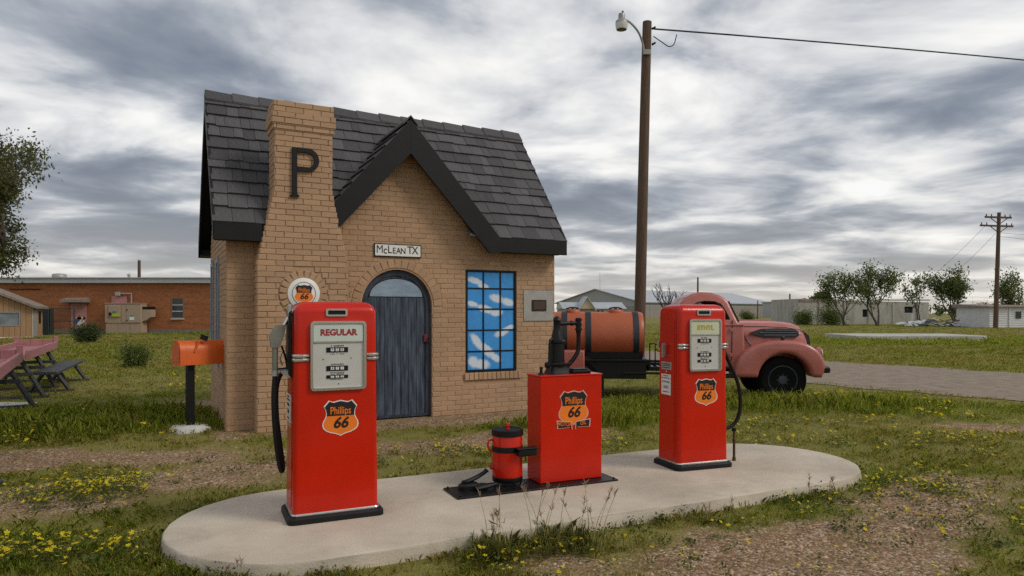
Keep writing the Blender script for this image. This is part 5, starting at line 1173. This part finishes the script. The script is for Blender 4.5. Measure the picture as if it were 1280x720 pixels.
# far utility pole with two cross arms
t = thing('utility_pole', 'leaning far utility pole with two cross arms beside the white shed', 'pole', (50.6, 72, 0), R(12))
MB().tube([(0, 0, -.2), (.45, 0, 12.1)], [.24, .17], 10).build('shaft', WOODP, t, 40)
for z, x0, x1 in ((11.6, -1.3, 2.0), (10.7, -1.9, 2.2)):
    a_ = bx('cross_arm', WOODP, t, (x0, -.09, z - .09), (x1, .09, z + .09), .01)
    for x in (x0 + .15, x0 + .8, x1 - .8, x1 - .15): MB().lathe([(.05, z + .09), (.07, z + .16), (.03, z + .2), (.06, z + .28), (.02, z + .33)], 8, Matrix.Translation((x, 0, 0))).build('insulator', BLACK, a_, 40)
    for s in (-1, 1): MB().tube([(.43, 0, z - .75), (.43 + s * 1.05, 0, z - .08)], .045, 5).build('brace', WOODP, a_)
for i, (a_, b_, sag) in enumerate((((49.4, 71.6, 10.8), (55.5, 98, 3.5), .5), ((50.6, 72, 9.9), (58, 98, 3.4), .5), ((51, 72.1, 10.0), (80, 60, 8.5), .8), ((51.2, 72.1, 9.6), (80, 58, 6.5), .8))):
    pts = [tuple(Vector(a_).lerp(Vector(b_), k / 20) - Vector((0, 0, sag * 4 * (k / 20) * (1 - k / 20)))) for k in range(21)]
    tag(MB().tube(pts, .014, 5).build('power_line', BLACK, None, 60), ('service wire from the lower cross arm end down to the derelict building', 'service wire from the pole shaft down to the derelict building', 'upper wire leading from the two armed pole past the white shed', 'lower wire leading from the two armed pole past the white shed')[i], 'wire', 'power lines of the far pole')
for lab, px, Y, z1, arm_ in (('plain dark pole standing behind the truck cab', 872, 120, 7.8, 0), ('slim pole with a small cross arm above the derelict building', 1029, 160, 6.6, 1), ('slim plain pole beside the pale metal shed', 987, 130, 5.2, 0), ('thin pole in front of the warehouse wall', 947, 190, 5.0, 0)):
    t = thing('utility_pole', lab, 'pole', ((px - 640) / 860 * Y, Y, 0)); MB().tube([(0, 0, -.2), (.05, 0, z1)], [.2, .14], 8).build('shaft', WOODP, t, 40)
    if arm_:
        bx('cross_arm', WOODP, t, (-1.5, -.1, z1 - .35), (1.5, .1, z1 - .1)); MB().lathe([(.28, z1 - 1.5), (.28, z1 - .6)], 8, Matrix.Translation((.4, 0, 0))).build('transformer', GALV, t)
# ------------------------------------------------------------------ trees, shrubs
LEAFM = {}
def leaf_mat(name, lo, hi):
    m = bpy.data.materials.new(name); m.use_nodes = True; nt = m.node_tree; N = nt.nodes; L = nt.links; p = N['Principled BSDF']
    p.inputs['Roughness'].default_value = .6; p.inputs['Specular IOR Level'].default_value = .25
    g = N.new('ShaderNodeNewGeometry'); r = N.new('ShaderNodeValToRGB'); L.new(g.outputs['Random Per Island'], r.inputs[0])
    r.color_ramp.elements[0].color = (*lo, 1); r.color_ramp.elements[1].color = (*hi, 1)
    L.new(r.outputs[0], p.inputs['Base Color'])
    tr = N.new('ShaderNodeBsdfTranslucent'); L.new(r.outputs[0], tr.inputs[0]); ms = N.new('ShaderNodeMixShader'); ms.inputs[0].default_value = .4
    L.new(p.outputs[0], ms.inputs[1]); L.new(tr.outputs[0], ms.inputs[2]); L.new(ms.outputs[0], N['Material Output'].inputs[0]); return m
LF_OLIVE = leaf_mat('olive_leaves', (.055, .065, .022), (.17, .17, .065)); LF_GREEN = leaf_mat('green_leaves', (.06, .09, .018), (.18, .22, .06)); LF_DARK = leaf_mat('dark_leaves', (.030, .048, .015), (.10, .13, .04))
BARK = mat('bark', (.085, .065, .05), .9, var=.35, vscale=6, bump=.5, bscale=12); BARE = mat('bare_dark_branches', (.03, .024, .02), .9, var=.3)
def np_mesh(name, co, faces_n, m, parent=None, k=3):
    """co: (n*k,3) vertices; each k in turn is one face"""
    n = len(co) // k; me = bpy.data.meshes.new(name); me.vertices.add(len(co)); me.vertices.foreach_set('co', np.asarray(co, np.float32).ravel())
    me.loops.add(n * k); me.loops.foreach_set('vertex_index', np.arange(n * k, dtype=np.int32)); me.polygons.add(n); me.polygons.foreach_set('loop_start', np.arange(0, n * k, k, dtype=np.int32))
    me.update(calc_edges=True); me.materials.append(m); return link(name, me, parent)
def grow(rs, p, d, L_, r, depth, segs, tips, spread=.6, up=.25, kids=(2, 4), wob=.18):
    pts = [p]; rr = [r]; q = p.copy(); dd = d.copy()
    for k in range(4):
        dd = (dd + Vector((rs.uniform(-wob, wob), rs.uniform(-wob, wob), rs.uniform(-wob, wob) + up * .12))).normalized(); q = q + dd * L_ / 4; pts.append(q.copy()); rr.append(r * (1 - .11 * (k + 1)))
    segs.append((pts, rr))
    if depth == 0: tips.append((q, dd, L_)); return
    if depth <= 1: tips.append((pts[2], dd, L_ * .7))
    for k in range(rs.randint(*kids)):
        nd = (dd + Vector((rs.uniform(-1, 1), rs.uniform(-1, 1), rs.uniform(-.5, .7) + up)) * spread).normalized()
        grow(rs, pts[rs.choice((2, 3, 4, 4))] if k else q, nd, L_ * rs.uniform(.62, .82), r * .56, depth - 1, segs, tips, spread, up, kids, wob)
def leaf_quads(rs, centres, n, spread, size, droop=0, aspect=2.2):
    """n small pointed leaves (kite shaped) round each centre"""
    c = np.repeat(np.array([tuple(x) for x in centres]), n, 0); N = len(c); s = np.asarray(spread)[..., None] if np.ndim(spread) else spread
    if np.ndim(spread): s = np.repeat(np.asarray(spread), n)[:, None]
    o = rs.normal(0, 1, (N, 3)) * s * .55; p = c + o
    a = rs.normal(0, 1, (N, 3)); a[:, 2] -= droop; a /= np.linalg.norm(a, axis=1)[:, None]; b = np.cross(a, rs.normal(0, 1, (N, 3))); b /= np.linalg.norm(b, axis=1)[:, None] + 1e-9
    sz = size * rs.uniform(.6, 1.3, (N, 1)); L_ = a * sz; W_ = b * sz / aspect
    return np.stack([p - L_ * .5, p + W_ * .5, p + L_ * .5, p - W_ * .5], 1).reshape(-1, 3)
def tree(name, label, loc, seed, h, trunks, depth, leafn, leafs, lm, spread=.6, up=.25, r0=.14, group=None, lean=.25, kids=(2, 4), bark=BARK, crown=.8, droop=.3, cat='tree'):
    t = thing(name, label, cat, loc, 0, group); rs = random.Random(seed); segs = []; tips = []
    for k in range(trunks):
        d = Vector((rs.uniform(-lean, lean), rs.uniform(-lean, lean), 1)).normalized()
        grow(rs, Vector((rs.uniform(-.15, .15) * trunks / 2, rs.uniform(-.15, .15) * trunks / 2, -.05)), d, h * .36, r0, depth, segs, tips, spread, up, kids)
    mx = max(max(p.z for p in s[0]) for s in segs); f = h / (mx + .3)
    mb = MB()
    for pts, rr in segs: mb.tube([p * f for p in pts], [max(x, .008) for x in rr], 6 if rr[0] > .03 else 4)
    mb.build('trunk', bark, t, 60)
    if leafn:
        nr = np.random.RandomState(seed); co = leaf_quads(nr, [q * f for q, d, l in tips], leafn, np.array([crown * l * f for q, d, l in tips]), leafs, droop); np_mesh('crown', co, None, lm, t, 4)
    return t
g_ = 'scrub trees by the derelict building'
tree('scrub_elm', 'slim tree with narrow leafy crown against the derelict building', (41.0, 85, 0), 3, 6.6, 2, 3, 38, .30, LF_GREEN, .50, .35, .10, g_)
tree('scrub_elm', 'wide spreading tree, tallest one before the derelict building', (44.8, 84, 0), 8, 7.3, 3, 3, 42, .30, LF_GREEN, .70, .28, .12, g_, .4)
tree('scrub_elm', 'sparse thin tree near the derelict building end', (51.0, 86, 0), 12, 6.0, 2, 3, 24, .30, LF_GREEN, .5, .35, .09, g_)
tree('scrub_elm', 'bushy many stemmed tree over the brush heap', (54.8, 85, 0), 21, 7.0, 4, 3, 36, .30, LF_GREEN, .6, .3, .10, g_, .45)
tree('scrub_elm', 'loose tree behind the far utility pole and white shed', (56.8, 79, 0), 29, 6.2, 2, 3, 30, .30, LF_GREEN, .6, .28, .09, g_, .4)
tree('elm_tree', 'big olive leaved tree with airy drooping twigs left of the station', (-17.2, 22.5, 0), 41, 7.4, 1, 4, 150, .125, LF_OLIVE, 1.15, .02, .22, None, .1, (3, 4), BARK, .55, .8)
tree('dead_tree', 'bare dead tree with dark branches behind the red pump', (22.8, 100, 0), 17, 6.4, 3, 4, 0, 0, None, .65, .3, .22, None, .5, (2, 3), BARE)
tree('far_tree', 'small round tree far beyond the pale metal shed', (63, 140, 0), 51, 5.4, 2, 3, 70, .5, LF_DARK, .7, .2, .15, None, .4)
def shrub(label, loc, w, h, n, size, lm, seed, group=None, name='shrub'):
    t = thing(name, label, 'shrub', loc, 0, group); rs = random.Random(seed); mb = MB(); tips = []
    for k in range(14):
        a = rs.uniform(0, 6.28); e = Vector((math.cos(a) * w * rs.uniform(.1, .9), math.sin(a) * w * rs.uniform(.1, .6), h * rs.uniform(.35, .95))); mb.tube([(0, 0, -.02), e * .5 + Vector((0, 0, h * .1)), e], [.02, .014, .006], 4); tips += [e, e * .7, e * .45]
    mb.build('stem', BARK, t); np_mesh('foliage', leaf_quads(np.random.RandomState(seed), tips, n, h * .42, size, -.4, 3), None, lm, t, 4); return t
shrub('dark green bush in front of the pink door', (-22.9, 37, 0), .85, .85, 110, .13, LF_DARK, 5); shrub('low green weed bush standing alone in the dry field', (-11.1, 20.2, 0), .42, .62, 90, .08, LF_GREEN, 6)
for lab, x, y, w, h, s in (('dark brushy shrub at the derelict building front left', 42, 90, 2.6, 2.2, 7), ('dark shrub below the slim tree', 38.9, 92, 1.6, 1.6, 8), ('brown brush heap under the bushy tree', 55.5, 82, 3.0, 2.0, 9), ('low shrub before the warehouse wall', 48, 140, 2.0, 1.8, 10), ('small shrub beside the slim plain pole', 57, 136, 1.8, 1.7, 11), ('bush right of the white siding shed', 60.5, 80, 2.6, 3.2, 13)):
    shrub(lab, (x, y, 0), w, h, 80, .26, LF_GREEN if 'brown' not in lab else leaf_mat('brown_brush', (.03, .022, .016), (.09, .065, .045)), s)
# far wood along the horizon
def far_wood():
    nr = np.random.RandomState(77); c = []
    for x0, x1, y, h in ((120, 420, 330, 5.5), (-420, -150, 330, 6), (160, 330, 260, 4.5)):
        for x in np.arange(x0, x1, 1.6): c.append((x, y + nr.uniform(-8, 8), h * nr.uniform(.25, .75)))
    o = np_mesh('far_wood', leaf_quads(nr, c, 40, 1.9, 1.3), None, LF_DARK, None, 4); tag(o, 'low dark line of trees along the horizon', 'wood', None, 'stuff')
far_wood()

# ------------------------------------------------------------------ grass, weeds, flowers, stones
NR = np.random.RandomState(2024)
def grass_mat(name, stops):
    m = leaf_mat(name, stops[0], stops[-1]); r = [n for n in m.node_tree.nodes if n.type == 'VALTORGB'][0]
    [setattr(n.inputs[0], 'default_value', .5) for n in m.node_tree.nodes if n.type == 'MIX_SHADER']
    for i, c in enumerate(stops[1:-1]): e = r.color_ramp.elements.new((i + 1) / (len(stops) - 1)); e.color = (*c, 1)
    return m
def scatter(rate, ylo, yhi, wide=1.08, base=2.0):
    """points whose density falls off with distance, over an area wider than the view"""
    out = []
    y = ylo
    while y < yhi:
        dy = max(.25, y * .06); hw = y * .745 * wide + base; dens = rate / y ** 2; n = NR.poisson(dens * dy * 2 * hw)
        out.append(np.stack([NR.uniform(-hw, hw, n), NR.uniform(y, y + dy, n)], 1)); y += dy
    p = np.concatenate(out); x, yy = p[:, 0], p[:, 1]
    hs, hn = house_local(x, yy); ro = road_off(x, yy)
    ok = (island_sd(x, yy) > .015) & ~((hs > -.02) & (hs < WID + .02) & (hn > -.02) & (hn < DEP)) & ~((hs > .3) & (hs < 1.6) & (hn > CF - .03) & (hn < 0)) & ~((ro > 14.75 + NR.uniform(-.3, .3, len(x))) & (ro < 21.65 + NR.uniform(-.3, .3, len(x))))
    ok &= ~((yy > 52.7) & (x > -71) & (x < -5)) & ~((x > 19.2) & (x < 26.7) & (yy > 38.2) & (yy < 43)) & ~((x > -37.3) & (x < -30.6) & (yy > 43.9) & (yy < 49)) & ~((x > -10.2) & (x < -8.4) & (yy > 10.3) & (yy < 12.2) & (NR.random_sample(len(x)) < .8))
    return p[ok]
def blades(cen, n, hgt, wid, spread, lean):
    """n blades per tuft: bent strips of three triangles sharing one tip; returns (verts, quads-as-tris)"""
    N = len(cen); k = N * n; c = np.repeat(cen, n, 0); H = np.repeat(hgt, n) * NR.uniform(.45, 1.15, k); W = np.repeat(wid, n) * NR.uniform(.7, 1.3, k)
    a = NR.uniform(0, 2 * np.pi, k); off = np.repeat(spread, n) * np.sqrt(NR.random_sample(k)); b = np.stack([c[:, 0] + off * np.cos(a), c[:, 1] + off * np.sin(a), np.zeros(k)], 1)
    a2 = a + NR.normal(0, .9, k); ln = np.repeat(lean, n) * NR.uniform(.2, 1.4, k); d = np.stack([np.cos(a2), np.sin(a2), np.zeros(k)], 1); wd = np.stack([-np.sin(a2 + NR.normal(0, .6, k)), np.cos(a2), np.zeros(k)], 1) * W[:, None] / 2
    up = np.array([0, 0, 1.0]); m = b + d * (ln * H * .28)[:, None] + up * (H * .6)[:, None]; tip = b + d * (ln * H)[:, None] + up * (H * np.clip(1 - .3 * ln, .25, 1))[:, None]
    return np.stack([b - wd, b + wd, m + wd * .8, tip, m - wd * .8], 1).reshape(-1, 3)
def grass():
    gm = grass_mat('green_grass', [(.17, .215, .014), (.26, .32, .026), (.33, .385, .040), (.42, .45, .08)])
    dm = grass_mat('dry_olive_grass', [(.22, .21, .026), (.34, .31, .05), (.44, .38, .085), (.54, .46, .16)])
    p = scatter(17000, 2.6, 95); g, l, d = masks(p[:, 0], p[:, 1]); r = NR.random_sample(len(p)); dist = np.hypot(p[:, 0], p[:, 1])
    isl = island_sd(p[:, 0], p[:, 1]); fringe = np.clip(1 - isl / .22, 0, 1)
    patch = fbm(p[:, 0] * 1.7, p[:, 1] * 1.7, 77)
    keep = r < np.maximum((1 - g) ** 1.6 * (.55 + .5 * l) * np.clip((patch - .22) * 3, .3, 1), fringe * .9 * (patch > .42))
    p, g, l, d, dist, fringe = p[keep], g[keep], l[keep], d[keep], dist[keep], fringe[keep]
    far = np.clip(dist / 7, 1, 4.5)
    tall = l ** 1.3
    h = .026 + .028 * NR.random_sample(len(p)) + tall * NR.uniform(.08, .27, len(p)) + fringe * .03 + np.clip((dist - 14) / 20, 0, 1) * .07
    w = (.0030 + .0012 * tall) * far
    isdry = NR.random_sample(len(p)) < np.clip(d * 1.1 - l * .5 + .12, .06, .92)
    tm = grass_mat('tall_meadow_grass', [(.24, .30, .024), (.34, .41, .04), (.42, .47, .06), (.52, .52, .12)])
    high = (tall > .35) & ~isdry; thin = NR.random_sample(len(p)) < .9
    for msk, m, nm, lab in ((high & thin, tm, 'tall_grass', 'tall bright green meadow grass by the mailbox and the truck'), (~isdry & ~high, gm, 'green_grass', 'short green grass over the meadow and along the slab edge'), (isdry, dm, 'dry_grass', 'olive and straw coloured dry grass over the meadow')):
        co = blades(p[msk], 12, h[msk], w[msk], (.05 + .02 * tall[msk]) * np.clip(dist[msk] / 6, 1, 5), .75 - .25 * tall[msk])
        tag(np_mesh(nm, co, None, m, None, 5), lab, 'grass', None, 'stuff')
    return len(p)
grass()
def weeds():
    wm = grass_mat('broad_weed_leaves', [(.045, .075, .014), (.08, .125, .028), (.13, .165, .05)])
    p = scatter(1500, 2.6, 30); isl = island_sd(p[:, 0], p[:, 1]); n = fbm(p[:, 0] * 1.2, p[:, 1] * 1.2, 131)
    left = blob(p[:, 0], p[:, 1], -3.3, 4.9, 1.9, .9, 20); mid = blob(p[:, 0], p[:, 1], -1.0, 7.7, 2.2, .5, 26)
    pr = np.clip((n - .55) * 3.5, 0, 1) * .6 + np.clip(1 - isl / .25, 0, 1) * np.clip((n - .35) * 4, 0, 1) + left * np.clip((n - .42) * 5, 0, 1) + mid * np.clip((n - .45) * 4, 0, 1) * .7
    p = p[NR.random_sample(len(p)) < pr]; c = np.concatenate([p, NR.uniform(.01, .045, (len(p), 1))], 1)
    co = leaf_quads(NR, c, 22, np.clip(np.hypot(p[:, 0], p[:, 1]) * .012, .06, .2), .028, -.5, 1.8); co[:, 2] = np.abs(co[:, 2]) * .9
    tag(np_mesh('weeds', co, None, wm, None, 4), 'low broad leaved weeds in the gravel and beside the slab', 'weeds', None, 'stuff')
weeds()
def flowers():
    ym = leaf_mat('yellow_petals', (.70, .52, .01), (.90, .74, .03))
    p = scatter(2400, 2.6, 26); x, y = p[:, 0], p[:, 1]; n = fbm(x * 1.6, y * 1.6, 211); g, l, d = masks(x, y)
    cl = np.maximum.reduce([blob(x, y, -3.75, 6.15, .52, .45, 30) * 4, blob(x, y, -2.85, 4.5, .7, .3, 20) * .5, blob(x, y, -.75, 7.9, 1.2, .45, 26) * 1.1, blob(x, y, .2, 4.35, .6, .25, 26) * .8, blob(x, y, .9, 8.2, .9, .4, 26) * .8,
                            blob(x, y, -5.6, 8.6, 1.3, .35, 8) * .7, blob(x, y, 3.7, 6.2, 1.2, .8, 30) * .7, blob(x, y, 5.0, 9.0, 3.2, 1.8, 0) * .28, blob(x, y, 2.6, 4.7, 1.5, .8, 20) * .22, blob(x, y, 6.5, 11.7, 2.5, .5, -30) * .7, blob(x, y, -6.5, 15.5, 1.5, 1.0, 0) * .6])
    pr = cl * np.clip((n - .36) * 4.5, .0, 1) + .006 + np.clip(cl - 2.2, 0, 1)
    p = p[NR.random_sample(len(p)) < pr]; p = np.concatenate([p, NR.normal(0, 1, (75, 2)) * (.24, .20) + (-3.72, 6.2), NR.normal(0, 1, (22, 2)) * (.30, .09) + (-2.9, 4.55)]); p = p[island_sd(p[:, 0], p[:, 1]) > .10]; rep = 4
    c = np.repeat(p, rep, 0) + NR.normal(0, .05, (len(p) * rep, 2)); N = len(c); dist = np.hypot(c[:, 0], c[:, 1]); _, l, _ = masks(c[:, 0], c[:, 1])
    z = NR.uniform(.03, .12, N) + l * .10; s = .0125 * NR.uniform(.6, 1.3, N) * np.clip(dist / 7, 1, 2.2)
    k = 5; a0 = NR.uniform(0, 6.28, N); tl = NR.normal(0, .35, (N, 2)); quads = []
    for i in range(k):
        a = a0 + i * 2 * np.pi / k
        def pt(ang, r): 
            dx, dy = np.cos(ang) * r * s, np.sin(ang) * r * s; return np.stack([c[:, 0] + dx, c[:, 1] + dy, z + dx * tl[:, 0] + dy * tl[:, 1] + .15 * r * s], 1)
        quads.append(np.stack([np.stack([c[:, 0], c[:, 1], z], 1), pt(a - .5, .8), pt(a, 1.25), pt(a + .5, .8)], 1))
    co = np.concatenate([q.reshape(-1, 3) for q in quads]); tag(np_mesh('yellow_wildflowers', co, None, ym, None, 4), 'small yellow wildflowers scattered in clumps over the meadow and gravel', 'wildflowers', None, 'stuff')
    sm_ = LF_GREEN; st = blades(p, 5, np.full(len(p), .09), np.full(len(p), .004), np.full(len(p), .05), np.full(len(p), .5)); lv = leaf_quads(NR, np.concatenate([p, NR.uniform(.01, .06, (len(p), 1))], 1), 30, .07, .026, -.3, 2.2); lv[:, 2] = np.abs(lv[:, 2])
    o = np_mesh('flower_foliage', lv, None, LF_GREEN, None, 4); tag(o, 'small green leaves growing under the yellow wildflowers', 'leaves', None, 'stuff')
flowers()
def stones():
    sm = mat('gravel_stones', (.34, .235, .15), .9, rand=.55, var=.2, vscale=20)
    p = scatter(5200, 2.6, 11); g, l, d = masks(p[:, 0], p[:, 1]); p = p[NR.random_sample(len(p)) < g * .9]; N = len(p); s = NR.gamma(2.2, .0032, N) + .003
    base = np.array([(1, 0, 0), (-1, 0, 0), (0, 1, 0), (0, -1, 0), (0, 0, .75), (0, 0, -.3)], float); F = np.array([(0, 2, 4), (2, 1, 4), (1, 3, 4), (3, 0, 4)])
    a = NR.uniform(0, 6.28, N); v = base[None] * NR.uniform(.6, 1.3, (N, 6, 3)) * s[:, None, None]; ca, sa_ = np.cos(a)[:, None], np.sin(a)[:, None]
    vx = v[..., 0] * ca - v[..., 1] * sa_ + p[:, 0, None]; vy = v[..., 0] * sa_ + v[..., 1] * ca + p[:, 1, None]; V = np.stack([vx, vy, v[..., 2] + .001], -1)
    f = (F[None] + (np.arange(N) * 6)[:, None, None]).reshape(-1, 3); me = bpy.data.meshes.new('gravel_stones'); me.vertices.add(N * 6); me.vertices.foreach_set('co', V.astype(np.float32).ravel()); me.loops.add(f.size); me.loops.foreach_set('vertex_index', f.ravel().astype(np.int32)); me.polygons.add(len(f)); me.polygons.foreach_set('loop_start', np.arange(0, f.size, 3, dtype=np.int32)); me.update(calc_edges=True); me.materials.append(sm)
    tag(link('gravel_stones', me), 'loose brown and grey gravel on the bare ground', 'gravel', None, 'stuff')
stones()
# tall seeding grass in front of the island
SEED = mat('dry_seed_head', (.30, .20, .13), .9, var=.3); STALK = mat('straw_green_stalk', (.30, .27, .10), .8, var=.3)
def seed_grass(label, loc, n, h, spread, seed):
    t = thing('seed_grass', label, 'grass clump', loc); rs = random.Random(seed)
    for k in range(n):
        bx_, by_ = rs.uniform(-spread, spread), rs.uniform(-spread, spread) * .4; H = h * rs.uniform(.55, 1.05); dx, dy = rs.uniform(-.45, .45) * H, rs.uniform(-.15, .15) * H
        pts = curve([(bx_, by_, 0), (bx_ + dx * .25, by_ + dy * .3, H * .5), (bx_ + dx * .8, by_ + dy, H)], 5); st = MB().tube(pts, [.0022] * 6 + [.0015] * 5, 4).build('stalk', STALK, t)
        mb = MB(); tip = pts[-1]; d = (pts[-1] - pts[-3]).normalized()
        for q in range(11):
            sdir = Vector((rs.uniform(-1, 1), rs.uniform(-1, 1), rs.uniform(.5, 1.6))).normalized(); b = tip - d * rs.uniform(0, .05); mb.tube([b, b + sdir * rs.uniform(.02, .045)], [.0025, .0008], 3)
        mb.build('seed_head', SEED, st)
    gr = NR; c = np.array([[rs.gauss(0, spread * .8), rs.gauss(0, spread * .35)] for _ in range(n * 4)]); co = blades(c, 12, np.full(len(c), h * .36), np.full(len(c), .0024), np.full(len(c), .09), np.full(len(c), 1.0))
    o = np_mesh('leaf_blades', co, None, LF_SEED, t, 5); return t
LF_SEED = grass_mat('rank_grass_blades', [(.22, .25, .04), (.32, .33, .075), (.46, .43, .15)])
seed_grass('clump of tall seeding grass at the slab edge before the oil cabinet', (.33, 4.68, 0), 16, .44, .26, 1)
seed_grass('thin seeding grass at the slab edge before the red can', (-.12, 4.52, 0), 6, .46, .10, 2)
seed_grass('two bent seed stalks at the rounded slab end', (-1.62, 4.02, 0), 3, .17, .10, 3)
seed_grass('small seeding tuft by the slab edge before the ETHYL pump', (1.55, 5.25, 0), 4, .20, .12, 4)
seed_grass('short seeding tuft at the far rounded slab end', (2.65, 5.86, 0), 5, .20, .14, 5)
